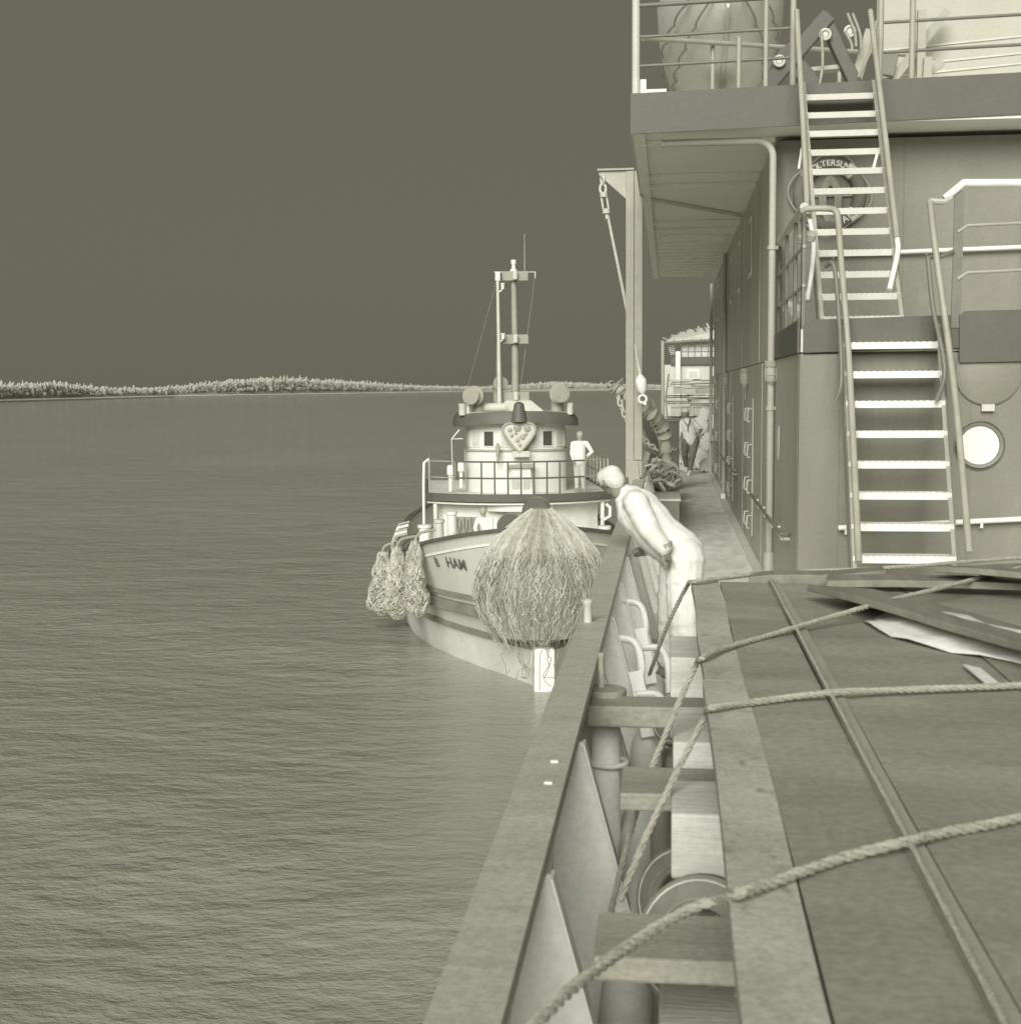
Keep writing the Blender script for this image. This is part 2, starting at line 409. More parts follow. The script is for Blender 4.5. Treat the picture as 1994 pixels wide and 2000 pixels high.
bw_ = thing('bulwark', 'long steel bulwark with a flat grey rail running along the ship side', 'bulwark', (XO+.05, 18, 0))
mb = MB(); mb.box((XO, -4, ZR-.012), (XI, 17.9, ZR)); mb.box((XI-.012, -4, ZR-.05), (XI, 17.9, ZR-.013)); mb.build('rail_cap', m_cap, bw_, bevel=.003)
mb = MB(); mb.box((XO+.045, 18.3, ZR-.014), (XI-.02, 42, ZR)); mb.box((XI-.035, 18.3, ZR-.07), (XI-.02, 42, ZR-.015)); mb.build('rail_cap', m_pale, bw_)
mb = MB(); mb.box((XO+.04, -4, -.2), (XO+.052, 42, ZR-.013)); mb.build('plate', m_bul, bw_)
first = None
for i in range(16):
    y = .75+1.33*i
    if first is None:
        mb = MB(); mb.prism([(XO+.053, y, .0), (-.07, y, 0), (-.30, y, ZR-.06), (XO+.053, y, ZR-.06)], (0, .012, 0))
        mb.prism([(-.07, y-.03, 0), (-.062, y-.03, 0), (-.292, y-.03, ZR-.06), (-.30, y-.03, ZR-.06)], (0, .07, 0))
        first = mb.build('stay', m_bul, bw_)
    else: dupe(first, bw_, (0, 1.33*i, 0))
for i in range(12):
    mb = MB(); y = 19+1.8*i; mb.bar((XO+.11, y, 0), (XI-.05, y, ZR-.07), .05, .05); mb.build('stay', m_pale, bw_)
# pin in the rail, bolt marks
mb = MB(); p = pt(1151, 1218, X=(XO+XI)/2-.02)
p = pt(1148, 1215, Z=ZR); mb.lathe([(.022, 0), (.022, .09), (.026, .095), (.026, .11), (.012, .12)], p, 14); mb.build('rail_pin', m_pale, bw_, smooth=True)
for q in ((1083, 1489), (1071, 1531)):
    p = pt(*q, Z=ZR); mb = MB(); mb.box((p.x-.012, p.y-.006, ZR), (p.x+.012, p.y+.006, ZR+.006)); mb.build('rail_bolt', m_white, bw_)

# ================================================================== deckhouse
dh = thing('deckhouse', 'two storey grey ship deckhouse with boat deck overhang beside the walkway', 'deckhouse', (XW+.5, YL, 0))
def wall_side(name, y0, y1, z0, z1, m):
    mb = MB(); mb.box((XW, y0, z0), (XW+.06, y1, z1)); return mb.build(name, m, dh)
wall_side('side_wall', YL+.062, YE, 0, ZL-.2, m_wall_side)
wall_side('side_wall', YU+.09, YE, ZL-.19, ZS-.002, m_wall_side)
mb = MB(); mb.box((XW, YL, 0), (6, YL+.06, ZL-.2)); mb.build('front_wall', m_wall_front, dh, bevel=.02)
# upper front, rounded corner
mb = MB(); rr = .12
prof = [(XW, YU+.5)]+[(XW+rr-rr*math.cos(a), YU+rr-rr*math.sin(a)) for a in (math.pi/2*i/8 for i in range(9))]+[(6, YU)]
prof += [(6, YU+.5)]
mb.prism([(x, y, ZL+.01) for x, y in prof], (0, 0, ZS-ZL-.013)); mb.build('front_wall', m_wall_front, dh, smooth=True)
mb = MB(); mb.box((XW, YE-.06, 0), (6, YE, ZS)); mb.build('end_wall', m_wall_side, dh)
for y in (15.9, 19.9, 24.2, 28.6):     # weld seams between the plates
    for z0_, z1_ in ((.05, ZL-.2), (ZL-.18, ZS-.01)):
        mb = MB(); mb.tube([(XW-.001, y+(.6 if z0_ > 1 else 0), z0_), (XW-.001, y+(.6 if z0_ > 1 else 0), z1_)], .007, 5); mb.build('weld_seam', m_wall_side, dh)
for x in (1.3, 2.35, 3.5):
    mb = MB(); mb.tube([(x, YU+.001, ZL+.02), (x, YU+.001, ZS-.01)], .006, 5); mb.build('weld_seam', m_wall_front, dh)
    mb = MB(); mb.tube([(x+.1, YL+.001, .02), (x+.1, YL+.001, ZL-.21)], .006, 5); mb.build('weld_seam', m_wall_front, dh)
# landing deck (roof of the lower house) and its dark edge plates
mb = MB(); mb.box((XW+.01, YL+.01, ZL-.19), (6, YU+.6, ZL)); mb.build('landing_deck', m_deck, dh)
CB = .022      # camber: decks rise towards the centre line
mb = MB(); mb.prism([(1.10, YL-.03, ZL-.195), (6, YL-.03, ZL-.195+CB*4.9), (6, YL-.03, ZL+.07+CB*4.9), (1.17, YL-.03, ZL+.075), (1.10, YL-.03, ZL+.03)], (0, .028, 0)); mb.build('edge_plate', m_dark, dh)
a_, b_, c_, d_ = pt(1874, 708, Y=YL-.06), pt(1874, 616, Y=YL-.06), pt(1886, 607, Y=YL-.06), pt(1994, 604, Y=YL-.06)
mb = MB(); mb.prism([a_, b_, c_, d_, d_+Vector((3, 0, .06)), (d_.x+3, a_.y, a_.z+.05)], (0, .025, 0)); mb.build('edge_plate', m_dark, dh)
mb = MB(); mb.prism([(XW-.02, YL-.03, ZL-.195), (XW-.02, YL-.03, ZL+.02), (XW-.02, YL+.06, ZL+.075), (XW-.02, YU+.1, ZL+.03), (XW-.02, YU+.1, ZL-.195)], (.018, 0, 0)); mb.build('edge_plate', m_dark, dh)
# curb along the foot of the side wall
mb = MB(); mb.box((XW-.10, YL-.1, 0), (XW-.003, YE, .05)); mb.build('curb', m_curb, dh)
# overhang of the boat deck
mb = MB(); mb.prism([(XB, YF, ZS), (6, YF, ZS+CB*6.4), (6, YF, ZB+CB*6.4), (XB, YF, ZB)], (0, .02, 0)); mb.build('fascia', m_dark, dh)
mb = MB(); mb.box((XB, YF+.022, ZS), (XB+.02, 31.8, ZB-.01)); mb.build('fascia', m_pale, dh)
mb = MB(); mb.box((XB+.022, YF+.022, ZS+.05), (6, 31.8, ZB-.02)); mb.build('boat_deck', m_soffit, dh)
yb0 = [pt(1340, 388, Z=ZS).y, pt(1340, 402, Z=ZS).y, pt(1340, 500, Z=ZS).y, pt(1340, 460, Z=ZS).y]
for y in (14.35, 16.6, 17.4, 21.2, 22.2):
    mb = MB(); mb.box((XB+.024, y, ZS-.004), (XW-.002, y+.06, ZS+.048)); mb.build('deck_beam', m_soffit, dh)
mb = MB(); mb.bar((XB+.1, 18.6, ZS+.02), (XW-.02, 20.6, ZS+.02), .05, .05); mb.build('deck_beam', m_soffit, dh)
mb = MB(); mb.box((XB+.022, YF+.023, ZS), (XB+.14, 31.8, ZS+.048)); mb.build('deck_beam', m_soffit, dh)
# grating near the far end of the soffit
g0 = None
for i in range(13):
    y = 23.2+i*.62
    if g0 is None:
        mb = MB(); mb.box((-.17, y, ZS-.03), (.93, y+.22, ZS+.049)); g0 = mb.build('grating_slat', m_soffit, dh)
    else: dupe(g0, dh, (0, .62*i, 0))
# drain pipes down the side wall
def drain(y, ztop, x=XW-.05, r=.036, sweep=True):
    mb = MB(); base = [(x, y, .0), (x, y, ztop-.16)]
    if sweep: base += arc((x-.16, y, ztop-.16), .16, 0, math.pi/2, 6, (1, 0, 0), (0, 0, 1))[1:]+[(XB+.3, y, ztop)]
    else: base += [(x, y, ztop)]
    mb.tube(base, r, 12); q = mb.build('drain_pipe', m_wall_side, dh, smooth=True)
    for z in (.35, 1.9, 3.5):
        mb = MB(); mb.lathe([(r+.012, -.02), (r+.012, .02)], (x, y, z), 14); mb.box((x, y-.02, z-.015), (XW+.01, y+.02, z+.015)); mb.build('pipe_clamp', m_wall_side, q)
drain(YF+.24, ZS-.06); drain(25.5, ZS-.05, sweep=False); drain(32.9, ZS-.05, x=XW-.07, sweep=False)
# lower boot of the near pipe
mb = MB(); mb.lathe([(.056, 0), (.056, .42), (.045, .44)], (XW-.05, YF+.24, .0), 16); mb.build('pipe_boot', m_wall_side, dh, smooth=True)
mb = MB(); mb.box((XW-.1, 25.42, .0), (XW-.02, 25.6, .14)); mb.build('pipe_boot', m_white, dh)
# side windows of the upper storey
for y in (18.0, 20.9, 23.6, 26.6, 29.6):
    f = MB(); f.box((XW-.02, y, 3.55), (XW-.002, y+.62, 4.32)); fr = f.build('window', m_white, dh, bevel=.01)
    g = MB(); g.box((XW-.024, y+.06, 3.61), (XW-.021, y+.56, 4.26)); g.build('pane', m_glass, fr)
# weathertight doors with dogs
for y, n in ((17.3, 4), (22.6, 4), (28.5, 3)):
    d = MB(); d.box((XW-.03, y, .22), (XW-.002, y+.75, 1.98)); dr = d.build('door', m_wall_side, dh, bevel=.02)
    for s in (0, 1):
        for i in range(n):
            yy = y+.06+.62*s; z = .42+1.35*i/(n-1)
            h = MB(); h.tube([(XW-.03, yy, z+.07), (XW-.075, yy, z+.07), (XW-.085, yy, z-.05), (XW-.075, yy+.02, z-.09), (XW-.05, yy+.02, z-.09)], .011, 7); h.build('door_dog', m_chain, dr, smooth=True)
# oval vent slots
for xx in (1499.5, 1510, 1521.5):
    p = pt(xx, 866, X=XW); mb = MB()
    ring = [(XW-.006, p.y+.055*math.cos(a), p.z+.17*math.sin(a)) for a in (2*math.pi*i/24 for i in range(24))]
    mb.tube(ring, .010, 6, closed=True); vs_ = mb.build('vent_slot', m_rail, dh, smooth=True)
    mb = MB(); mb.prism([(XW-.003, p.y+.05*math.cos(a), p.z+.16*math.sin(a)) for a in (2*math.pi*i/20 for i in range(20))], (.002, 0, 0)); mb.build('slot_opening', m_dark, vs_)
# handrails on the side wall
for y0, y1, z in ((12.1, 16.5, .82), (21.2, 32.5, .82)):
    mb = MB(); mb.tube([(XW-.01, y0-.05, z)]+arc((XW-.06, y0, z), .05, -math.pi/2, -math.pi, 4, (0, -1, 0), (1, 0, 0))[1:][::-1][:0]+[(XW-.08, y0, z), (XW-.08, y1, z), (XW-.01, y1+.03, z)], .019, 10)
    hr = mb.build('handrail', m_raildk, dh, smooth=True); k = max(3, int((y1-y0)/1.0))
    for i in range(k+1):
        yy = y0+.1+(y1-y0-.2)*i/k; mb = MB(); mb.tube([(XW-.08, yy, z-.015), (XW-.07, yy, z-.05), (XW, yy, z-.055)], .014, 7); mb.build('bracket', m_white, hr, smooth=True)
# bulkhead lamps
for xx, yy in ((1506, 728), (1454.7, 737), (1417.7, 742), (1397, 745)):
    p = pt(xx, yy, X=XW-.05)
    lp = MB(); lp.lathe([(.065, 0), (.07, .03), (.07, .06)], (XW-.052, p.y, p.z+.06), 16); l = lp.build('lamp', m_rail, dh, smooth=True)
    g = MB(); g.lathe([(.052, 0), (.05, -.06), (.048, -.12), (.034, -.155), (.01, -.168)], (XW-.052, p.y, p.z+.06), 16); g.build('lamp_glass', m_wall_side, l, smooth=True)
    c = MB()
    for a in range(4):
        t = a*math.pi/4+.3; dx, dy = math.cos(t)*.058, math.sin(t)*.058
        c.tube([(XW-.052+dx, p.y+dy, p.z+.06), (XW-.052+dx, p.y+dy, p.z-.06), (XW-.052, p.y, p.z-.13), (XW-.052-dx, p.y-dy, p.z-.06), (XW-.052-dx, p.y-dy, p.z+.06)], .004, 5)
    c.torus((XW-.052, p.y, p.z-.02), .058, .004, (0, 0, 1), 16, 5); c.build('lamp_cage', m_pale, l, smooth=True)
    c = MB(); c.tube([(XW-.02, p.y+.03, p.z+.1), (XW-.02, p.y+.4, p.z+.1), (XW-.02, p.y+.4, p.z-.3)], .011, 6); c.build('cable_conduit', m_wall_side, l)
# round port with pale glass and a round cover plate on the lower front
p = pt(1914, 870, Y=YL-.03)
mb = MB(); mb.lathe([(.158, 0), (.162, .02), (.185, .03), (.192, .005), (.192, 0)], (p.x, YL-.002, p.z), 40, (0, -1, 0), True); po = mb.build('porthole', m_wall_front, dh, smooth=True)
mb = MB(); mb.lathe([(.157, .0), (.157, .008), (.001, .008)], (p.x, YL-.004, p.z), 40, (0, -1, 0)); mb.build('pane', m_glassl, po)
mb = MB(); mb.lathe([(.20, 0), (.205, .012), (.197, .016)], (p.x, YL-.002, p.z), 40, (0, -1, 0), True); mb.build('gasket_ring', m_raildk, po)
p2 = pt(1931, 728, Y=YL-.03)
mb = MB(); mb.lathe([(.262, 0), (.262, .02), (.25, .028), (.001, .03)], (p2.x, YL-.002, p2.z), 44, (0, -1, 0)); cv = mb.build('round_cover', m_wallp, dh, smooth=True)
mb = MB(); mb.box((p2.x-.05, YL-.045, p2.z-.31), (p2.x+.05, YL-.004, p2.z-.255)); mb.build('hinge', m_pale, cv)
# pipe rails across the two fronts
mb = MB(); a, b = pt(1594, 498, Y=YU-.07), pt(1947, 484, Y=YU-.07); mb.cyl(a-(b-a)*.02, a+(b-a)*2.2, .022); r_ = mb.build('wall_rail', m_white, dh, smooth=True)
for t in (.1, .62, 1.15, 1.7):
    q = a+(b-a)*t; mb = MB(); mb.cyl(q, (q.x, YU, q.z-.03), .012); mb.build('bracket', m_white, r_)
mb = MB(); a, b = pt(1637, 1031, Y=YL-.07), pt(1949, 1016, Y=YL-.07); mb.cyl(a, a+(b-a)*2.6, .022); r_ = mb.build('wall_rail', m_white, dh, smooth=True)
for t in (.05, .9, 1.6, 2.3):
    q = a+(b-a)*t; mb = MB(); mb.tube([q, (q.x, q.y, q.z-.05), (q.x, YL, q.z-.06)], .012, 8); mb.build('bracket', m_white, r_)

# ================================================================== stairways
def stairway(name, label, xl, xr, p0, p1, nt, rail_l, rail_r, extra, m_tr):
    """p0, p1: (y, z) of the foot and the head of the stringers"""
    st = thing(name, label, 'stairs', ((xl+xr)/2, p0[0], p0[1]))
    (y0, z0), (y1, z1) = p0, p1
    for x in (xl, xr):
        s = 1 if x == xl else -1
        mb = MB(); d = Vector((0, y1-y0, z1-z0)).normalized(); nrm = Vector((0, -d.z, d.y))*.075
        a, b = Vector((x, y0, z0)), Vector((x, y1, z1))
        mb.prism([a-nrm, b-nrm, b+nrm, a+nrm], (.014*s, 0, 0)); 
        mb.prism([a+nrm, b+nrm, b+nrm*.86, a+nrm*.86], (.045*s, 0, 0))
        mb.build('stringer', m_rail, st)
    for i in range(nt):
        t = (i+.5)/nt; y, z = y0+(y1-y0)*t, z0+(z1-z0)*t
        mb = MB(); mb.box((xl+.016, y-.09, z-.006), (xr-.016, y+.10, z)); mb.box((xl+.016, y-.098, z-.052), (xr-.016, y-.090, z+.002)); mb.box((xl+.016, y+.10, z-.03), (xr-.016, y+.106, z))
        for j in range(15): # studs along the nosing
            xx = xl+.05+(xr-xl-.1)*j/14; mb.box((xx-.008, y-.085, z+.0005), (xx+.008, y-.07, z+.006))
        mb.build('tread', m_tr, st)
    for pts, r, m in rail_l+rail_r:
        mb = MB(); mb.tube(smooth_path(pts, 5) if len(pts) > 2 else pts, r, 10); mb.build('handrail', m, st, smooth=True)
    for pts, r, m in extra:
        mb = MB(); mb.tube(pts, r, 8); mb.build('rail_bracket', m, st, smooth=True)
    return st
# lower flight
xl, xr = 1.385, 2.185; y0, z0, y1, z1 = 10.24, .0, 11.43, 2.585
sl = (y1-y0)/(z1-z0)
def on(x, z, off=0): return Vector((x, y0+sl*(z-z0)-off, z))
yh = YL-.16
stairway('stairway', 'lower steel stairway from the well deck to the landing, beside the round port', xl, xr, (y0, z0), (y1, z1), 11,
  [([pt(1677, 1099, Y=9.95), pt(1668, 900, Y=10.6), pt(1657, 690, Y=11.2), pt(1642, 500, Y=11.3), pt(1637, 430, Y=11.3), pt(1632, 412, Y=11.31), pt(1618, 407, Y=11.36), pt(1580, 407, Y=11.4), pt(1566, 413, Y=11.43)], .026, m_rail),
   ([pt(1612, 520, Y=11.42), pt(1625, 513, Y=11.35), pt(1632, 540, Y=11.3), pt(1640, 640, Y=11.15), pt(1643, 745, Y=11.0), pt(1632, 783, Y=11.0)], .019, m_raildk)],
  [([pt(1893, 1080, Y=9.95), pt(1868, 800, Y=10.75), pt(1848, 640, Y=11.15), pt(1826, 480, Y=11.3), pt(1816, 392, Y=11.3)], .026, m_rail),
   ([pt(1812, 502, Y=11.3), pt(1822, 600, Y=11.2), pt(1845, 720, Y=11.0), pt(1829, 783, Y=11.0)], .019, m_raildk)],
  [([pt(1816, 392, Y=11.3), pt(1843, 394, Y=11.36), pt(1856, 386, Y=11.42)], .024, m_pale),
   ([pt(1812, 502, Y=11.3), pt(1838, 501, Y=11.36), pt(1862, 490, Y=11.42)], .017, m_raildk)], m_white)
# upper flight
stairway('stairway', 'upper steel stairway from the landing to the boat deck, in front of the lifebuoy', 1.245, 1.955, (11.72, ZL+.01), (13.62, ZB-.02), 12,
  [([pt(1556, 20, Y=13.6), pt(1571, 290, Y=12.9), pt(1577, 420, Y=12.5)], .026, m_rail),
   ([pt(1582, 430, Y=12.4), pt(1589, 480, Y=12.2), pt(1584, 540, Y=12.0), pt(1577, 585, Y=12.0)], .021, m_white)],
  [([pt(1700, 20, Y=13.6), pt(1726, 240, Y=12.9), pt(1752, 465, Y=12.1)], .026, m_rail),
   ([pt(1752, 465, Y=12.1), pt(1753, 494, Y=12.05), pt(1737, 566, Y=11.85)], .024, m_white)],
  [([pt(1566, 290, Y=13.1), pt(1560, 330, Y=13.0)], .014, m_white), ([pt(1716, 290, Y=13.0), pt(1704, 335, Y=12.9)], .014, m_white)], m_pale)

# railing of the landing: along the left edge, and the right front corner
lr = thing('landing_railing', 'grey railing with flat posts on the left edge of the stair landing', 'railing', (XW, YL, ZL))
zt = ZL+1.0
mb = MB(); mb.tube([(XW+.03, YL+.05, zt), (XW+.03, YU+.05, zt-.03)], .034, 12); mb.build('top_rail', m_pale, lr, smooth=True)
for i, y in enumerate((11.55, 12.3, 13.2, 14.15)):
    mb = MB(); mb.box((XW+.02, y, ZL), (XW+.05, y+(.11 if i == 0 else .07), zt-.03)); mb.build('post', m_raildk, lr, bevel=.004)
for z in (.36, .68):
    mb = MB(); mb.cyl((XW+.035, YL+.06, ZL+z), (XW+.035, YU+.05, ZL+z-.02), .014); mb.build('mid_rail', m_rail, lr, smooth=True)
# small fittings hung on the railing
for y, z, s in ((11.75, .78, .05), (12.5, .84, .045), (12.1, .3, .05), (12.8, .22, .06), (13.6, .3, .06)):
    mb = MB(); c = (XW+.1, y, ZL+z)
    mb.lathe([(s*.4, -s), (s, -s*.6), (s*1.05, s*.5), (s*.4, s)], c, 12, (.2, -.5, 1)); mb.build('hung_fitting', m_pale, lr, smooth=True)
rr_ = thing('landing_railing', 'pale topped railing at the right of the stair landing, above the round port', 'railing', (2.45, YL, ZL))
a, b, c = pt(1845, 388, Y=11.44), pt(1882, 357, Y=11.44), pt(1950, 357, Y=11.44)
mb = MB(); mb.tube([a, b, c, c+(c-b)*3], .034, 12); mb.build('top_rail', m_white, rr_, smooth=True)
for xx in (1874, 2060):
    a, b = pt(xx, 372, Y=11.45), pt(xx-8, 640, Y=11.45); mb = MB(); mb.bar(a, b, .075, .02, (0, 1, 0)); mb.build('post', m_raildk, rr_)
for yy in (440, 532):
    a, b, c = pt(1870, yy+13, Y=11.44), pt(1889, yy, Y=11.44), pt(1952, yy-3, Y=11.44); mb = MB(); mb.tube([a, b, c, c+(c-b)*2.5], .013, 8); mb.build('mid_rail', m_rail, rr_, smooth=True)

# ================================================================== the tug
TUGA = R(9.8)
TUGO = Vector((pt(1062, 1347, Z=WATER).x, pt(1062, 1347, Z=WATER).y, WATER))
tug = thing('tug_boat', 'pale tug boat coming bow on beside the ship, tall mast on its wheelhouse', 'tug boat', TUGO, rz=TUGA)
TM = Matrix.Translation(TUGO)@Matrix.Rotation(TUGA, 4, 'Z')
def tb(mb, name, m, parent=None, **k): return mb.build(name, m, parent or tug, local=True, **k)
ST = [(-.05, .10, .05, 3.75), (.25, .70, .22, 3.68), (.7, 1.22, .45, 3.58), (1.5, 1.92, .85, 3.4), (2.6, 2.58, 1.4, 3.15), (3.9, 3.1, 2.05, 2.88), (5, 3.38, 2.5, 2.62), (6, 3.55, 2.8, 2.4), (7.5, 3.7, 3.15, 2.25), (9.5, 3.75, 3.4, 2.15), (14, 3.7, 3.45, 2.1), (19, 3.4, 3.05, 2.25), (22.5, 2.7, 2.3, 2.4), (24, 1.9, 1.5, 2.5)]
def hb(ly, lz):
    y = [a[0] for a in ST]; d = np.interp(ly, y, [a[1] for a in ST]); w_ = np.interp(ly, y, [a[2] for a in ST]); zt = np.interp(ly, y, [a[3] for a in ST])
    t = min(1, max(0, lz/zt))
    if lz < 0: return max(.02, w_*(1+lz*.35))
    return w_+(d-w_)*t**1.15
def ztop(ly): return float(np.interp(ly, [a[0] for a in ST], [a[3] for a in ST]))
def hull_strip(fa, fb, n, m, name, rows=6, off=0, y0=-.05, y1=24):
    """skin of the hull between two heights, both sides, closed round the stem"""
    ys = [y0+(y1-y0)*(i/n)**1.25 for i in range(n+1)]
    path = [(-1, y) for y in reversed(ys)]+[(1, y) for y in ys]
    vs = []; mb = MB(); k = rows+1
    for s, y in path:
        for j in range(k):
            z = fa(y)+(fb(y)-fa(y))*j/rows
            mb.v.append((s*(hb(y, z)+off), y-off, z))
    for i in range(len(path)-1):
        for j in range(rows):
            a = i*k+j; mb.face((a, a+1, a+1+k, a+k))
    return mb, path, k
mb, path, k = hull_strip(lambda y: .95, lambda y: ztop(y), 40, m_tug, 'hull', 10)
tb(mb, 'hull', m_tug, smooth=True)
mb, path, k = hull_strip(lambda y: -1.2, lambda y: .95, 40, m_tugboot, 'hull', 8)
tb(mb, 'lower_hull', m_tugboot, smooth=True)
def hull_band(name, zf, h, out, m, y1=24, y0=-.05, n=40, inn=.0):
    ys = [y0+(y1-y0)*(i/n)**1.25 for i in range(n+1)]
    path = [(-1, y) for y in reversed(ys)]+[(1, y) for y in ys]; rs = []
    for s, y in path:
        z = zf(y); b = hb(y, min(z, ztop(y)))
        rs.append([(s*(b-inn), y, z-h/2), (s*(b+out), y-out*.6, z-h/2), (s*(b+out), y-out*.6, z+h/2), (s*(b-inn), y, z+h/2)])
    mb = MB(); mb.rings(rs, caps=True); return tb(mb, name, m)
hull_band('rubbing_strake', lambda y: 1.92-.02*y, .11, .05, m_belt)
hull_band('belting', lambda y: 1.62-.018*y, .24, .14, m_belt)
hull_band('lower_strake', lambda y: .98, .14, .05, m_belt)
hull_band('bulwark_rail', lambda y: ztop(y)+.03, .08, .07, m_tugd, inn=.12)
hull_band('bulwark_moulding', lambda y: ztop(y)-.28, .05, .02, m_white)
# deck and inside of the bulwark
mb = MB(); vs = []; ys = np.linspace(.1, 23.8, 40)
for y in ys: z = ztop(y)-.95; mb.v += [(-hb(y, z)+.02, y, z), (0, y, z+.08), (hb(y, z)-.02, y, z)]
for i in range(39):
    for j in range(2): a = i*3+j; mb.face((a, a+1, a+4, a+3))
tb(mb, 'main_deck', m_tugboot)
mb = MB(); mb.box((-.24, -.28, -.9), (.24, .5, 1.0)); tb(mb, 'stem_post', m_white, bevel=.05)
# bridge deck, bowed forward
def bow_poly(half, yf, ys_, ya, z, n=14):
    pts = [(-half, ya, z)]
    for i in range(n+1):
        t = -1+2*i/n; pts.append((half*t, yf+(ys_-yf)*abs(t)**2.2, z))
    return pts+[(half, ya, z)]
mb = MB(); mb.prism(bow_poly(2.68, 7.8, 8.9, 15, 3.60), (0, 0, .05)); tb(mb, 'bridge_deck', m_tugw)
mb = MB(); pp = bow_poly(2.70, 7.77, 8.88, 15, 0)
rs = [[(x, y, 3.66), (x*1.02, y-.03, 3.69), (x*1.02, y-.03, 3.88), (x, y, 3.91), (x*.975, y+.05, 3.90), (x*.975, y+.05, 3.665)] for x, y, _ in pp]
mb.rings(rs); tb(mb, 'bridge_deck_edge', m_tugd)
mb = MB(); mb.prism(bow_poly(2.66, 7.82, 8.92, 14.9, 3.655), (0, 0, .2)); tb(mb, 'bridge_deck_top', m_tugw)
# pale house below the bridge deck, pillars and fittings in its shade
mb = MB(); mb.prism(bow_poly(2.35, 8.35, 9.2, 15, 1.4), (0, 0, 2.19)); tb(mb, 'main_deck_house', m_white)
mb = MB(); mb.prism(bow_poly(.95, 7.9, 8.2, 9.2, 3.40), (0, 0, .19)); tb(mb, 'beam_knee', m_tugw)
for x in (-2.45, 2.45):
    mb = MB(); mb.cyl((x, 8.8, 1.4), (x, 8.8, 3.59), .06); tb(mb, 'pillar', m_white, smooth=True)
mb = MB(); mb.tube([(2.5, 8.4, 3.55), (2.62, 8.4, 3.45), (2.62, 8.4, 3.2), (2.45, 8.4, 3.1), (2.35, 8.4, 3.2)], .05, 8); tb(mb, 'hose_loop', m_white, smooth=True)
for x, z0_, z1_, w_ in ((-1.55, 2.3, 3.2, .62), (-.5, 2.5, 3.3, .35), (.95, 2.4, 3.3, .4)):
    mb = MB(); mb.box((x-w_/2, 8.3, z0_), (x+w_/2, 9.3, z1_)); tb(mb, 'house_door', m_mast if x < -1 else m_pale)
for i in range(4):
    x = -1.85+i*.2; mb = MB(); mb.tube([(x, 8.2, 3.25), (x, 8.2, 2.95), (x+.05, 8.2, 2.8), (x+.1, 8.2, 2.95), (x+.1, 8.2, 3.2)], .022, 6); tb(mb, 'hung_rope', m_rope)
# windlass drums behind the bow
for x, z, r_ in ((-.62, 3.55, .28), (.05, 3.9, .33)):
    mb = MB(); mb.lathe([(r_, -.3), (r_*1.05, -.26), (r_*.7, -.22), (r_*.7, .22), (r_*1.05, .26), (r_, .3)], (x, 2.6, z), 20, (.15, 1, 0)); tb(mb, 'windlass_drum', m_tugd, smooth=True)
    mb = MB(); mb.box((x-.12, 2.4, 2.7), (x+.12, 2.8, z-.1)); tb(mb, 'windlass_bed', m_pale)
# bollards, vents and stanchions on the starboard fore deck
for x, y, z, h, r_ in ((-2.35, 5.4, 2.3, 1.15, .12), (-2.0, 6.6, 2.0, 1.55, .13), (-2.75, 7.0, 1.9, 1.25, .16), (-1.5, 5.0, 2.5, .6, .14), (2.1, 5.6, 2.3, .9, .15)):
    mb = MB(); mb.lathe([(r_*1.25, 0), (r_, .06), (r_, h-.1), (r_*1.25, h-.08), (r_*1.25, h)], (x, y, z), 16); tb(mb, 'deck_bollard', m_pale if r_ < .13 else m_white, smooth=True)
for i in range(5):
    y = 7.5+i*1.2; s = hb(y, ztop(y)); mb = MB()
    mb.tube([(-s+.1, y, ztop(y)-.5), (-s+.02, y, ztop(y)+.25), (-s+.12, y, ztop(y)+.52), (-s+.45, y, ztop(y)+.6)], .045, 8); tb(mb, 'bulwark_stanchion', m_white if i % 2 else m_mast, smooth=True)
mb = MB(); mb.tube([(-2.62, 8.5, 4.9), (-2.76, 8.45, 4.8), (-2.78, 8.3, 4.2), (-2.78, 8.1, 3.0), (-2.75, 8.0, 2.3)], .04, 8); tb(mb, 'standing_pipe', m_white, smooth=True)
mb = MB(); mb.prism(bow_poly(2.6, 8.2, 8.6, 10, 2.7), (0, 0, .05)); 
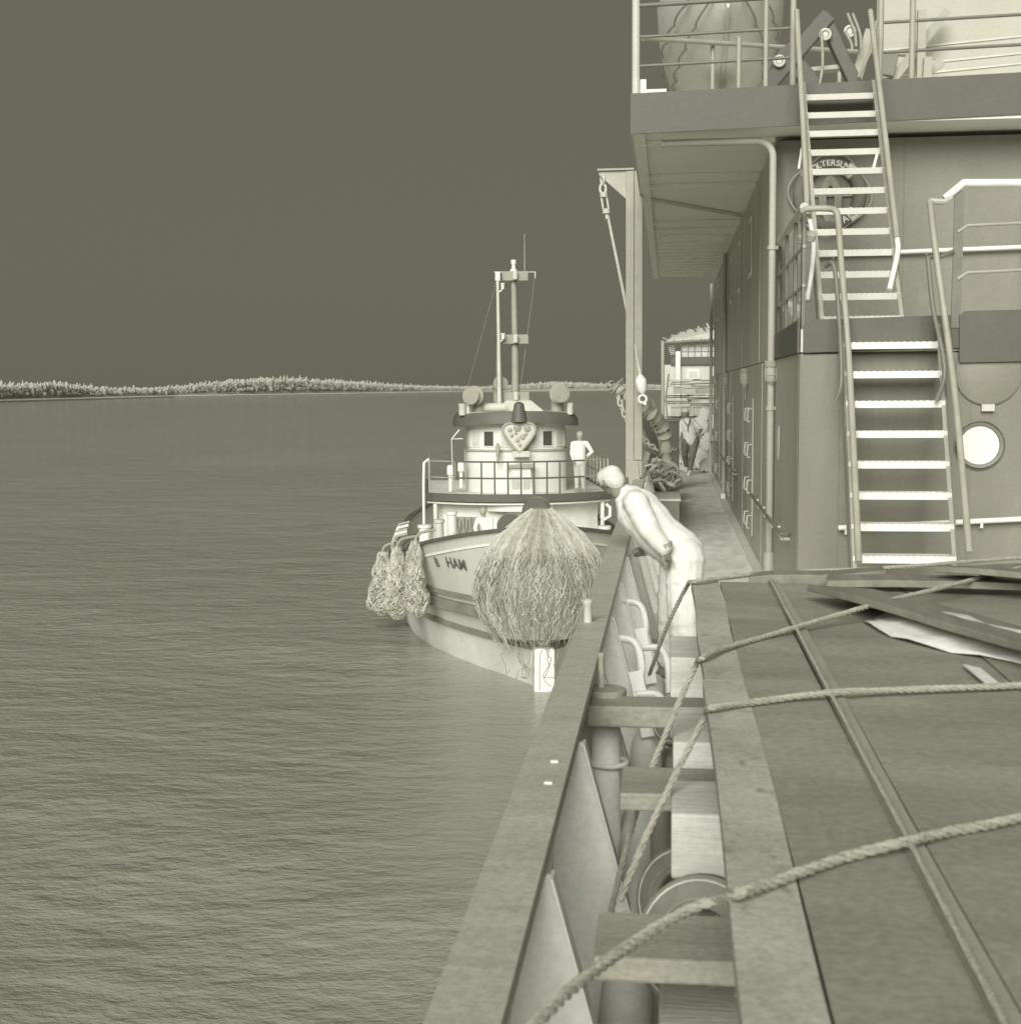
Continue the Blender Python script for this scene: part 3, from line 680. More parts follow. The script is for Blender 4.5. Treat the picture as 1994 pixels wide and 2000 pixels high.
# wheelhouse: round front, sill ledge, windows, dark roof band
def roundf(half, yc, z, n=20, depth=1.0, back=3.4):
    return [(half*math.sin(a), yc-depth*math.cos(a), z) for a in (-math.pi/2+math.pi*i/n for i in range(n+1))]+[(half, yc+back, z), (-half, yc+back, z)]
WY = 9.9
mb = MB(); mb.prism(roundf(1.50, WY, 3.86), (0, 0, 1.22)); tb(mb, 'wheelhouse_wall', m_tugw, smooth=True)
mb = MB(); mb.prism(roundf(1.55, WY, 5.08, depth=1.05), (0, 0, .05)); tb(mb, 'sill_ledge', m_rail)
mb = MB(); mb.prism(roundf(1.45, WY, 5.131, depth=.96), (0, 0, .74)); tb(mb, 'wheelhouse_upper', m_tugw, smooth=True)
for j, a in enumerate((-78, -57, -36, -14, 14, 36, 57, 78)):
    aw = R(7.6); mb = MB(); a0 = R(a)
    for z in (5.24, 5.66): pass
    q = [((1.475)*math.sin(t), WY-.985*math.cos(t)) for t in (a0-aw, a0, a0+aw)]
    q2 = [((1.455)*math.sin(t), WY-.965*math.cos(t)) for t in (a0+aw, a0, a0-aw)]
    mb.prism([(x, y, 5.2) for x, y in q+q2], (0, 0, .5)); wf = tb(mb, 'window', m_tugw)
    q = [((1.482)*math.sin(t), WY-.992*math.cos(t)) for t in (a0-aw*.82, a0, a0+aw*.82)]
    q2 = [((1.476)*math.sin(t), WY-.986*math.cos(t)) for t in (a0+aw*.82, a0, a0-aw*.82)]
    mb = MB(); mb.prism([(x, y, 5.24) for x, y in q+q2], (0, 0, .42)); tb(mb, 'pane', m_glass if j in (2, 5) else m_pale, wf)
mb = MB(); mb.prism(roundf(1.58, WY, 5.86, depth=1.1), (0, 0, .05)); tb(mb, 'roof_soffit', m_tugw)
rs = []
n = 24
for i in range(n+1):
    a = -math.pi/2+math.pi*i/n; c_, s_ = math.cos(a), math.sin(a); dz = .10*(1-s_*s_)
    def q(h, d, z): return (h*s_, WY-d*c_, z)
    rs.append([q(1.86, 1.35, 5.80+dz), q(1.84, 1.33, 6.0+dz), q(1.74, 1.24, 6.16+dz), q(1.66, 1.15, 6.16+dz), q(1.62, 1.1, 5.80+dz)])
rs = [[(x, WY+3.4, z) for x, y, z in rs[0]]]+rs+[[(x, WY+3.4, z) for x, y, z in rs[-1]]]
mb = MB(); mb.rings(rs); tb(mb, 'roof_band', m_tugd, smooth=True)
mb = MB(); mb.prism(roundf(1.7, WY, 6.16, depth=1.2), (0, 0, .08)); tb(mb, 'roof', m_rail)
# roof fittings
def cowl(x, y, z, h, r_, face):
    mb = MB(); f = Vector(face).normalized(); b_ = Vector((x, y, z))
    pts = [b_, b_+Vector((0, 0, h*.45)), b_+Vector((0, 0, h*.75))+f*.05, b_+Vector((0, 0, h*.9))+f*.2, b_+Vector((0, 0, h*.92))+f*.34]
    mb.tube(smooth_path(pts, 4), [r_*.62]*5+[r_*.62+(r_*.38)*i/11 for i in range(12)], 16); cw = tb(mb, 'cowl_vent', m_rail, smooth=True)
    e_ = pts[-1]+f*r_*.86; mb = MB(); mb.lathe([(r_*.86, 0), (r_*.3, .01)], e_, 16, f); tb(mb, 'cowl_mouth', m_mast, cw); return cw
cowl(-1.12, 9.6, 6.2, .55, .30, (-.5, -1, 0)); cowl(1.2, 9.6, 6.2, .6, .30, (.1, -1, 0)); cowl(-.52, 10.6, 6.2, .95, .22, (.2, -1, 0))
for x, r_ in ((-1.62, .11), (1.55, .10), (-1.45, .06)):
    mb = MB(); mb.lathe([(r_*.9, 0), (r_, .05), (r_, .26), (r_*1.1, .28), (r_*1.1, .34)], (x, 9.3, 6.14), 14); tb(mb, 'roof_vent', m_pale, smooth=True)
mb = MB(); mb.cyl((-1.05, 9.6, 6.36), (-.35, 9.6, 6.36), .13); tb(mb, 'roof_pipe', m_pale, smooth=True)
mb = MB(); mb.prism([(-.75, 10.0, 6.22), (.85, 10.0, 6.22), (.45, 10.0, 6.55), (-.3, 10.0, 6.55)], (0, .6, 0)); tb(mb, 'mast_foot', m_pale)
mb = MB(); mb.lathe([(.24, 0), (.22, .12), (.17, .35), (.14, .52), (.05, .58)], (0, 8.62, 5.95), 16); tb(mb, 'searchlight', m_tugd, smooth=True)
# mast and second pole
mb = MB(); mb.tube([(0, 10.3, 6.3), (.0, 10.3, 8.3), (-.03, 10.3, 10.2)], [.125, .105, .085], 12); ms = tb(mb, 'mast', m_mast, smooth=True)
for z, w_ in ((6.54, .40), (8.25, .385), (10.12, .385)):
    mb = MB(); mb.prism([(-w_, 10.12, z), (w_, 10.12, z), (w_*1.0, 10.12, z+.27), (-w_*1.0, 10.12, z+.27)], (0, .02, 0)); 
    bs = tb(mb, 'mast_board', m_mast, ms)
    mb = MB(); mb.lathe([(.07, 0), (.08, .03), (.08, .2), (.05, .25)], (0, 10.02, z+.02), 12); tb(mb, 'mast_lamp', m_pale, ms)
mb = MB(); mb.lathe([(.11, 0), (.11, .05), (.06, .08), (.06, .2), (.08, .22), (.08, .34)], (-.03, 10.3, 10.4), 12); tb(mb, 'top_lamp', m_white, ms, smooth=True)
mb = MB(); mb.cyl((-.62, 10.3, 10.38), (.62, 10.3, 10.38), .016); mb.cyl((.62, 10.3, 10.38), (.61, 10.3, 10.2), .02); tb(mb, 'yard', m_pale, ms)
mb = MB(); mb.cyl((.30, 10.3, 10.38), (.30, 10.3, 11.5), .011, .006, 6); tb(mb, 'whip_antenna', m_pale, ms)
mb = MB(); mb.tube([(-.5, 9.9, 6.2), (-.51, 9.9, 8.3), (-.53, 9.9, 10.2)], [.075, .055, .045], 10); po2 = tb(mb, 'signal_pole', m_pale, smooth=True)
mb = MB(); mb.box((-.6, 9.86, 10.1), (-.46, 9.96, 10.36)); tb(mb, 'pole_lamp', m_white, po2)
for z in (9.85, 8.38):
    mb = MB(); mb.bar((-.5, 9.9, z-.1), (-.38, 9.9, z), .03, .03); mb.lathe([(.05, 0), (.05, .13), (.07, .14), (.07, .17)], (-.38, 9.9, z), 10); tb(mb, 'pole_lamp', m_white, po2)
for a, b in (((.6, 10.3, 10.2), (.1, 10.4, 6.5)), ((-.55, 9.9, 10.1), (-1.6, 11.5, 6.3)), ((-.5, 10, 10.1), (-.62, 10, 6.3)), ((-.5, 10, 10.1), (-.4, 10, 6.3))):
    mb = MB(); mb.cyl(a, b, .006, n=5); tb(mb, 'stay_wire', m_rail, ms)
# heart shaped shield on the front of the wheelhouse: rim, field, plain relief
sy = WY-1.30
heart = []
for hx, hz in ((0, 5.06), (.16, 5.22), (.32, 5.42), (.44, 5.60), (.475, 5.72), (.44, 5.83), (.34, 5.90), (.18, 5.92), (.06, 5.89)): heart.append((hx, sy, hz))
heart = smooth_path(heart+[(-x, y, z) for x, y, z in reversed(heart[1:])]+[heart[0]], 3)[:-1]
mb = MB(); mb.prism(heart, (0, .06, 0)); sh = tb(mb, 'crest_shield', m_pale)
mb = MB(); mb.tube([(x, y-.015, z) for x, y, z in heart], .036, 6, closed=True); tb(mb, 'shield_rim', m_rail, sh, smooth=True)
for x, z, r_ in ((-.27, 5.72, .07), (-.05, 5.78, .12), (.24, 5.76, .11), (-.22, 5.56, .06), (-.1, 5.63, .05), (.1, 5.52, .09), (-.05, 5.42, .07), (.2, 5.6, .05), (.02, 5.28, .06)):
    mb = MB(); mb.lathe([(r_, 0), (r_*.9, .03), (r_*.3, .05)], (x, sy, z), 10, (0, -1, 0)); tb(mb, 'shield_relief', m_rail if r_ < .1 else m_mast, sh, smooth=True)
mb = MB(); mb.box((-.05, sy+.06, 5.2), (.05, WY-.95, 5.35)); mb.box((-.2, sy-.03, 4.93), (.3, sy+.1, 5.1)); tb(mb, 'shield_bracket', m_pale, sh)
# locker at the foot of the wheelhouse, horn
mb = MB(); mb.hexa([(-.30, 8.55, 3.86), (.38, 8.55, 3.86), (.38, 8.9, 3.86), (-.30, 8.9, 3.86), (-.24, 8.6, 4.62), (.32, 8.6, 4.62), (.32, 8.9, 4.62), (-.24, 8.9, 4.62)])
lk = tb(mb, 'locker', m_white); mb = MB(); mb.box((-.34, 8.5, 4.62), (.42, 8.9, 4.70)); tb(mb, 'locker_lid', m_rail, lk)
for x in (-.12, .2):
    mb = MB(); mb.box((x-.1, 8.53, 4.0), (x+.1, 8.56, 4.3)); tb(mb, 'locker_panel', m_pale, lk)
mb = MB(); mb.lathe([(.02, 0), (.05, .25), (.07, .5), (.03, .62)], (-.62, 8.7, 4.72), 10); tb(mb, 'bell', m_rail, smooth=True)
mb = MB(); mb.tube([(-1.62, 9.4, 5.45), (-1.95, 9.2, 5.45), (-1.72, 9.2, 5.72)], .02, 6); mb.cyl((-1.95, 9.2, 5.45), (-1.93, 9.2, 4.2), .012, n=6); tb(mb, 'lamp_bracket', m_white)
for x, z in ((-2.0, 4.3), (-1.68, 4.4)):
    mb = MB(); mb.lathe([(.05, 0), (.055, .45), (.10, .5), (.10, .72), (.06, .78)], (x, 9.3, z-.4), 12); tb(mb, 'side_lamp', m_white, smooth=True)
# bridge deck railing
ra = bow_poly(2.62, 7.85, 8.94, 14.5, 0); 
def rail_at(z, pts): return [(x, y, z) for x, y, _ in pts]
for z, r_, m in ((4.83, .026, m_raildk), (4.36, .026, m_raildk)):
    mb = MB(); mb.tube(rail_at(z, ra[3:-3]), r_, 8); tb(mb, 'deck_rail', m_tugd, smooth=True)
    for seg in (ra[:4], ra[-4:]):
        mb = MB(); mb.tube(rail_at(z, seg), r_*.7, 6); tb(mb, 'deck_rail', m_rail, smooth=True)
for i, (x, y, _) in enumerate(ra[1:-1]):
    if i in (1, 3, 13, 11) : continue
    mb = MB(); mb.cyl((x, y, 3.9), (x, y, 4.83), .024 if 2 < i < 12 else .016, n=8); tb(mb, 'rail_post', m_tugd if 2 < i < 12 else m_rail)
for s in (-1, 1):
    for i in range(6):
        y = 8.9+i*.9; mb = MB(); mb.cyl((s*2.62, y, 3.9), (s*2.62, y, 4.83), .016, n=6); tb(mb, 'rail_post', m_pale)
# name on the starboard bow (what is left of it between the fenders)
def hull_point(xp, lz):
    best = None
    for i in range(200):
        ly = .2+8*i/200; p = TM@Vector((-hb(ly, lz), ly, lz)); e = abs(px(p)[0]-xp)
        if best is None or e < best[0]: best = (e, ly)
    return best[1]
def put_name(body, xp, yp, size):
    lz = 2.5
    for _ in range(6):
        ly = hull_point(xp, lz); p = TM@Vector((-hb(ly, lz), ly, lz)); lz += (px(p)[1]-yp)*p.y/FPX
    e = .15
    A = Vector((-hb(ly-e, lz), ly-e, lz)); B = Vector((-hb(ly+e, lz), ly+e, lz)); C = Vector((-hb(ly, lz+e), ly, lz+e)); P0 = Vector((-hb(ly, lz), ly, lz))
    ex = (A-B).normalized(); ez = (C-P0).normalized(); nn = ex.cross(ez).normalized(); ez = nn.cross(ex)
    mtx = Matrix((ex, ez, nn)).transposed().to_4x4(); mtx.translation = P0+nn*.03
    me = text_mesh(body, size, .004, .006); me.materials.clear(); me.materials.append(m_letter); me.transform(mtx)
    ob = bpy.data.objects.new('name_lettering', me); col.objects.link(ob); ob.parent = tug; WL[ob.name] = WL[tug.name]
put_name('HAM', 892, 1101, .40); put_name('B', 855, 1098, .36)

# bow fender: a beard of rope hung over the stem
FL = Vector((.0, -.1, 0))
bf = thing('bow_fender', 'huge shaggy rope fender hanging over the bow of the tug', 'rope fender', TM@Vector((0, -.3, 1.0)), rz=TUGA)
def fprof(t):   # t 0 top .. 1 bottom -> (half width, front bulge, z)
    return (float(np.interp(t, [0, .06, .18, .33, .5, .66, .82, 1], [.22, .48, .92, 1.28, 1.50, 1.52, 1.34, 1.02])), float(np.interp(t, [0, .1, .3, .6, .85, 1], [.35, .75, 1.1, 1.15, .95, .7])), 3.15*(1-t))
def fpt(t, a, k=1.0):
    w_, d_, z = fprof(t); return Vector((w_*k*math.sin(a), .75-d_*k*1.05*math.cos(a)-.0, z))
mb = MB(); rs = [[fpt(t, -math.pi*.62+math.pi*1.24*i/22, .97) for i in range(23)]+[Vector((fprof(t)[0]*.55, 1.0, fprof(t)[2])), Vector((-fprof(t)[0]*.55, 1.0, fprof(t)[2]))] for t in np.linspace(0, .93, 18)]
mb.rings(rs); ob = mb.build('fender_core', m_strand[1], bf, local=True, smooth=True)
rnd = random.Random(11)
for c_ in range(3):
    mb = MB()
    for i in range((2300, 3300, 1000)[c_]):
        a = rnd.uniform(-1.9, 1.9); a += .10*math.sin(a*17+c_*2.1); t0 = rnd.choice((0, .02, .05, rnd.uniform(0, .75))); ln = rnd.uniform(.07, .34)
        t1 = min(1.0+.16*rnd.random()**2*(1 if abs(a) < .9 else .5), t0+ln); pts = []; da = rnd.gauss(0, .07); k0 = rnd.uniform(.985, 1.06); wob = rnd.uniform(.008, .045); ph = rnd.random()*6
        for j in range(7):
            t = t0+(t1-t0)*j/6; q = fpt(min(t, 1), a+da*j/6+wob*math.sin(ph+j*1.7), k0+.012*math.sin(ph*2+j*2.1)); q.z -= max(0, t-1)*3.2
            pts.append(q)
        r_ = rnd.uniform(.006, .013); mb.tube(pts, [r_]*6+[r_*.5], 3)
    ob = mb.build('rope_strands', m_strand[c_], bf, local=True, smooth=True); ob['kind'] = 'stuff'
mb = MB()
for i in range(12):
    a = rnd.uniform(-1.2, .4); p = fpt(1, a); pts = [p+Vector((rnd.gauss(0, .02)*j+.05*math.sin(j+i), 0, -.18*j*rnd.uniform(.5, 1.1))) for j in range(6)]
    mb.tube(smooth_path(pts, 3), .009, 4)
ob = mb.build('loose_ends', m_strand[2], bf, local=True); ob['kind'] = 'stuff'
# rope fenders along the starboard bow of the tug
def side_fender(xp, top, bot, rad, label, seed):
    rnd = random.Random(seed); best = None
    for i in range(160):
        ly = 2.5+i*.06; q = TM@Vector((-hb(ly, ztop(ly))-rad*.8, ly, 1.4)); e = abs(px(q)[0]-xp)
        if best is None or e < best[0]: best = (e, ly)
    ly = best[1]; x = -hb(ly, ztop(ly))-rad*.8; top = ztop(ly)+.1
    p0 = TM@Vector((x, ly, bot)); th = thing('side_fender', label, 'rope fender', p0, 'rope fenders on the tug side', TUGA)
    H = top-bot
    def f(t, a, k=1):
        r_ = rad*k*float(np.interp(t, [0, .1, .35, .75, .92, 1], [.30, .5, .8, 1.08, .9, .35]))*(1+.10*math.sin(t*23+seed)+.07*math.sin(2*a+t*9)); return Vector((r_*math.cos(a)+.12*rad*math.sin(t*5+seed), r_*math.sin(a), H*(1-t)))
    mb = MB(); mb.rings([[f(t, 2*math.pi*i/14, .93) for i in range(14)] for t in np.linspace(0, 1, 12)]); mb.build('fender_core', m_strand[1], th, local=True, smooth=True)
    for c_ in range(3):
        mb = MB()
        for i in range(260):
            t, a = rnd.random(), rnd.uniform(0, 6.3); r_ = rnd.uniform(.010, .024); pts = []
            for j in range(5): pts.append(f(min(1, t+.03*j), a+.13*j*(1 if i % 2 else -1)+rnd.gauss(0, .07), 1.0+rnd.uniform(-.02, .16)))
            mb.tube(pts, r_, 4)
        ob = mb.build('rope_knots', m_strand[c_], th, local=True, smooth=True); ob['kind'] = 'stuff'
    mb = MB(); laid_rope(mb, [Vector((0, 0, H)), Vector((.12, 0, H+.18)), Vector((.5, .1, H+.25))], .04, 4); mb.build('lanyard', m_rope, th, local=True, smooth=True)
side_fender(737, 2.5, .55, .33, 'outermost shaggy rope fender at the far left of the tug bow', 1)
side_fender(776, 2.6, .95, .27, 'middle one of three rope fenders left of the tug name', 2)
side_fender(812, 2.85, 1.25, .25, 'shaggy rope fender hanging just left of the tug name', 3)

# ================================================================== deck cargo in the foreground
ZT = 1.12
cs = thing('cargo_stack', 'broad deck cargo stack covered with dark boards in the foreground', 'cargo stack', (1.1, 4, 0))
rnd = random.Random(5)
def warp_sheet(x0, x1, y0, y1, z, th, seed, amp=.006, nx=5, ny=10):
    """board of some thickness whose top is slightly uneven"""
    mb = MB(); g = random.Random(seed); a, b, c, d = (g.uniform(0, 6) for _ in range(4))
    top = [[(x0+(x1-x0)*i/nx+(.004*math.sin(9*j/ny+a) if i in (0, nx) else 0), y0+(y1-y0)*j/ny, z+amp*(math.sin(3.1*i/nx+a+2*j/ny)+math.sin(5*j/ny+b))) for i in range(nx+1)] for j in range(ny+1)]
    for row in top: mb.v += row
    n = len(mb.v); mb.v += [(x, y, zz-th) for x, y, zz in mb.v]
    k = nx+1
    for j in range(ny):
        for i in range(nx):
            q = j*k+i; mb.face((q, q+1, q+k+1, q+k)); mb.face((n+q+k, n+q+k+1, n+q+1, n+q))
    for i in range(nx): mb.face((i+1, i, n+i, n+i+1)); q = ny*k+i; mb.face((q, q+1, n+q+1, n+q))
    for j in range(ny): q = j*k; mb.face((q, q+k, n+q+k, n+q)); q = j*k+nx; mb.face((q+k, q, n+q, n+q+k))
    return mb
for i, (x0, x1) in enumerate(((.262, .508), (.562, 1.14), (1.146, 1.74), (1.746, 2.4))):
    warp_sheet(x0, x1, .6, 6.98-.03*(i % 2), ZT+(.004 if i == 1 else 0), .022, i*7, .004, 5, 22).build('cover_board', m_board, cs, smooth=True)
for a, b in ((.6, 4.60), (4.604, 7.0)): warp_sheet(.122, .26, a, b, ZT+.004, .045, 3, .0012, 4).build('edge_board', m_edge, cs, smooth=True)
warp_sheet(.511, .558, .6, 6.98, ZT+.012, .02, 3, .002, 2).build('joint_batten', m_strip, cs, smooth=True)
for i in range(6):
    z = .05+i*.172; mb = MB(); mb.box((.26+rnd.uniform(-.02, .03), .6, z), (2.35, 6.9+rnd.uniform(-.05, .08), z+.16)); mb.build('side_plank', m_timberl if i < 5 else m_board, cs, bevel=.006)
mb = MB(); laid_rope(mb, [(.515, y, ZT+.028+.002*math.sin(y*5)) for y in np.linspace(.6, 6.95, 14)], .007, 3); mb.build('seam_cord', m_rope, cs, smooth=True)

# timber beams sticking out towards the bulwark, and blocks between them
def beam(name, label, a, b, m, cat, grp=None):
    mb = MB(); mb.box(a, b); ob = mb.build(name, m, loc=((a[0]+b[0])/2, (a[1]+b[1])/2, a[2]), bevel=.008); tag(ob, label, cat, grp); return ob
beam('timber_beam', 'long grey timber lying across to the bulwark behind the round vent cap', (-.335, 5.55, .71), (.255, 5.75, .80), m_timber, 'timber')
beam('timber_beam', 'dark grey plank end projecting at mid distance between the lashing ropes', (-.155, 4.34, .74), (.255, 4.66, .80), m_timber, 'timber')
beam('timber_beam', 'nearest broad grey plank end, just above the thick hawser', (-.17, 3.05, .74), (.255, 3.33, .80), m_timber, 'timber')
beam('timber_block', 'pale wooden block just below the dark plank end', (.012, 3.95, .66), (.255, 4.3, .86), m_timberl, 'wood block')
beam('timber_block', 'pale wooden block between the two farther timbers', (.02, 4.85, .66), (.255, 5.4, .84), m_timberl, 'wood block')
beam('timber_block', 'pale wooden block at the feet of the leaning man', (.012, 6.2, .5), (.255, 6.75, .88), m_timberl, 'wood block')
beam('timber_block', 'low pale timber lying on deck under the nearest plank end', (-.02, 3.1, .30), (.255, 3.7, .52), m_timberl, 'wood block')
mb = MB(); mb.cyl((-.13, 3.4, .17), (-.10, 8.8, .17), .085, n=20); tag(mb.build('steel_pipe', m_white, smooth=True), 'long pale pipe lying on deck along the foot of the bulwark stays', 'pipe')
mb = MB(); mb.cyl((.03, 5.6, .14), (.07, 9.3, .16), .06, n=16); tag(mb.build('steel_pipe', m_rail, smooth=True), 'thin grey pipe lying on deck beside the cargo stack', 'pipe')
mb = MB(); mb.lathe([(.04, 0), (.042, .02), (.042, .2), (.036, .26), (.016, .32), (.016, .37), (.02, .38)], (-.02, 5.0, .26), 18); b_ = mb.build('gas_bottle', m_rail, loc=(-.02, 5.0, .26), smooth=True); tag(b_, 'small grey bottle standing between the timbers', 'bottle')

# vent pipe with a disc cap by the bulwark
c = pt(1183, 1347, Z=.82); vp = thing('vent_pipe', 'round capped vent pipe standing against the bulwark', 'vent pipe', (c.x, c.y, 0))
mb = MB(); mb.lathe([(.001, .005), (.085, .005), (.09, .0), (.09, -.025), (.08, -.03), (.05, -.032)], c, 28); mb.build('cap', m_timber, vp, smooth=True)
mb = MB(); mb.lathe([(.13, 0), (.12, .03), (.065, .16), (.062, .79)], (c.x, c.y, 0), 22); mb.build('pipe', m_bul, vp, smooth=True)
mb = MB(); mb.torus((c.x+.012, c.y, .50), .078, .012, (0, 0, 1)); mb.build('collar', m_white, vp, smooth=True)
mb = MB(); mb.lathe([(.016, 0), (.014, .13), (.018, .135), (.018, .15)], (c.x-.02, c.y+.03, .825), 10); mb.build('spindle', m_rail, vp, smooth=True)
# scupper pipe bends inside the bulwark
for k_, (y, lab) in enumerate(((7.1, 'white bent pipe bracket on the bulwark, nearer of two'), (8.4, 'white bent pipe bracket on the bulwark, farther of two'))):
    sp = thing('pipe_bracket', lab, 'pipe', (-.2, y, .3))
    mb = MB(); mb.tube(smooth_path([(-.3, y+.35, .74), (-.18, y+.3, .72), (-.14, y+.2, .6), (-.16, y, .5)], 5), .022, 9); mb.tube(smooth_path([(-.16, y, .5), (-.05, y-.02, .5), (-.0, y-.1, .42), (.01, y-.15, .25)], 5), .022, 9); mb.build('bent_pipe', m_white, sp, smooth=True)
    mb = MB(); mb.bar((-.17, y+.02, .62), (-.10, y-.03, .28), .07, .012, (0, 1, 0)); mb.build('plate', m_white, sp)
# rubber tyres and hose coil hung between timbers
def tyre(c, Ro, ro, axis, label, letters=False):
    t = thing('rubber_tyre', label, 'tyre', c)
    mb = MB(); ax = Vector(axis).normalized(); a = ax.orthogonal().normalized(); b = ax.cross(a); C = Vector(c); rs = []
    for i in range(36):
        th = 2*math.pi*i/36; d = a*math.cos(th)+b*math.sin(th); ring = []
        for u, v_ in ((-.9, -.75), (.1, -1), (.85, -.8), (1, -.35), (.96, 0), (1, .35), (.85, .8), (.1, 1), (-.9, .75), (-1, .45), (-.7, .2), (-.7, -.2), (-1, -.45)):
            ring.append(C+d*(Ro+ro*u)+ax*(ro*v_))
        rs.append(ring)
    mb.rings(rs, closed=True); mb.build('tyre_body', m_rubber, t, smooth=True)
    for u in (.55, -.45):
        mb = MB(); 
        for s in (-1, 1): mb.torus(C+ax*s*ro*.92, Ro+ro*u, ro*.07, ax, 36, 5)
        mb.build('sidewall_rib', m_timberl if u > 0 else m_timber, t, smooth=True)
    return t
tyre((.10, 3.62, .60), .14, .05, (-.35, -.85, .45), 'small rubber tyre beside the nearest plank end')
tyre((.06, 4.42, .42), .13, .045, (-.5, -.75, .35), 'small rubber tyre tucked under the dark plank end')
tyre((.06, 6.9, .42), .11, .04, (-.5, -.7, .5), 'small rubber tyre at the foot of the leaning man')
# white bundles low on the deck in the shade of the stack
for i, (x, y, r_) in enumerate(((.05, 3.55, .10), (.10, 5.05, .09), (.0, 6.0, .08))):
    mb = MB(); g = random.Random(i); mb.lathe([(r_*.2, 0), (r_*1.1, .02), (r_*1.2, r_*.8), (r_*.7, r_*1.5), (r_*.2, r_*1.7)], (x, y, .0), 14)
    mb.v = [(a+g.uniform(-.012, .012), b+g.uniform(-.012, .012), c_+g.uniform(0, .01)) for a, b, c_ in mb.v]
    tag(mb.build('cloth_bundle', m_sack, loc=(x, y, 0), smooth=True), ('white cloth bundle on deck near the bottom edge', 'white cloth bundle on deck between the two farther timbers', 'white cloth bundle on deck near the vent pipe')[i], 'bundle')

# lashing ropes over the stack
def rope(label, pts, r, m=m_rope):
    mb = MB(); laid_rope(mb, pts, r); ob = mb.build('lashing_rope', m, smooth=True); tag(ob, label, 'rope', 'lashing ropes over the cargo'); return ob
zr = ZT+.02
def on_top(*ps): return [pt(x, y, Z=zr+dz) for x, y, dz in ps]
rope('farthest rope along the back edge of the cargo stack, down to the man', [pt(1268, 1318, Y=7.6), pt(1300, 1230, Y=7.25), pt(1340, 1148, Y=7.05)]+on_top((1356, 1136, .005), (1420, 1129, .0), (1490, 1121, 0), (1600, 1115, .01), (1700, 1111, .02), (1820, 1103, .03), (1945, 1093, .03), (2100, 1083, .03)), .0115)
rope('second rope from the back, passing under the loose plank', [pt(1186, 1815, Y=4.3), pt(1215, 1690, Y=4.5), pt(1253, 1554, Y=4.72), pt(1310, 1410, Y=4.9), pt(1358, 1302, Y=5.02)]+on_top((1372, 1285, .006), (1420, 1265, 0), (1490, 1245, 0), (1549, 1227, .01), (1620, 1206, .025), (1696, 1184, .05), (1765, 1166, .05), (1837, 1149, .06), (1945, 1121, .06), (2100, 1085, .06)), .0115)
rope('third rope from the back, crossing the middle of the covered stack', [pt(1210, 1760, Y=3.95), pt(1253, 1655, Y=4.0), pt(1296, 1561, Y=4.1), pt(1345, 1462, Y=4.2), pt(1378, 1396, Y=4.24)]+on_top((1388, 1383, .006), (1470, 1372, 0), (1613, 1354, .012), (1770, 1347, .0), (1941, 1341, .0), (2100, 1334, 0)), .0115)
rope('nearest thick rope crossing the stack at lower right', [pt(960, 2110, Y=2.0), pt(1070, 1975, Y=2.2), pt(1150, 1905, Y=2.35), pt(1230, 1848, Y=2.5), pt(1310, 1795, Y=2.62), pt(1390, 1760, Y=2.68)]+on_top((1440, 1745, .008), (1500, 1728, 0), (1552, 1708, 0), (1660, 1672, 0), (1768, 1645, .014), (1860, 1624, 0), (1945, 1608, 0), (2100, 1572, 0)), .0125)

# loose planks and cloth on the far right of the stack
def plank(label, a, b, wd, th, m, tilt=0, za=.03, zb=.03):
    A, B = Vector(a), Vector(b); d = (B-A).normalized(); r_ = d.cross(Vector((0, 0, 1))).normalized(); u = r_.cross(d)
    r_ = (r_*math.cos(tilt)+u*math.sin(tilt)); u = r_.cross(d)
    mb = MB(); n = 6; rs = []
    for i in range(n+1):
        p = A.lerp(B, i/n)+u*(.006*math.sin(i*1.3)); rs.append([p-r_*wd/2-u*th/2, p+r_*wd/2-u*th/2, p+r_*wd/2+u*th/2, p-r_*wd/2+u*th/2])
    mb.rings(rs); ob = mb.build('loose_plank', m, loc=A, bevel=.005); tag(ob, label, 'plank', 'loose planks on the cargo'); return ob
plank('long tilted plank with a blunt near end lying over the white cloth', (.80, 6.42, ZT+.05), (1.62, 4.15, ZT+.10), .34, .03, m_timbery, .10)
plank('flat dark plank behind the tilted plank, along the back of the stack', (.78, 6.78, ZT+.04), (2.6, 6.55, ZT+.07), .22, .035, m_timbery)
plank('thick plank end at the far right in front of the stairway', (1.42, 7.1, ZT+.02), (2.8, 6.8, ZT+.13), .30, .07, m_timbery)
plank('plank leaning at the right edge behind the tilted plank', (1.35, 6.75, ZT+.11), (2.4, 5.9, ZT+.13), .26, .03, m_timbery, .08)
plank('dark plank lying across the rear left of the stack', (.42, 7.1, ZT+.0), (1.1, 7.05, ZT+.04), .18, .05, m_timbery)
mb = MB(); g = random.Random(4); n1, n2 = 14, 5
A, B = Vector((1.0, 5.9, ZT+.01)), Vector((1.62, 4.35, ZT+.01))
rs = []
for i in range(n1+1):
    p = A.lerp(B, i/n1); sd_ = Vector((-.93, -.37, 0)); h = .075*math.sin(min(1, (i+1)/4)*math.pi/2)
    for j in range(n2+1):
        t = j/n2; mb.v.append(tuple(p+sd_*(.27*t*math.sin(math.pi*min(1, .25+i/n1)))+Vector((0, 0, h*(1-t)**1.5+.008*math.sin(i*2.1+j))))) 
for i in range(n1):
    for j in range(n2): q = i*(n2+1)+j; mb.face((q, q+1, q+n2+2, q+n2+1))
ob = mb.build('white_cloth', m_cloth, loc=A, smooth=True); md = ob.modifiers.new('solid', 'SOLIDIFY'); md.thickness = .006
tag(ob, 'crumpled white cloth trapped under the long tilted plank', 'cloth')
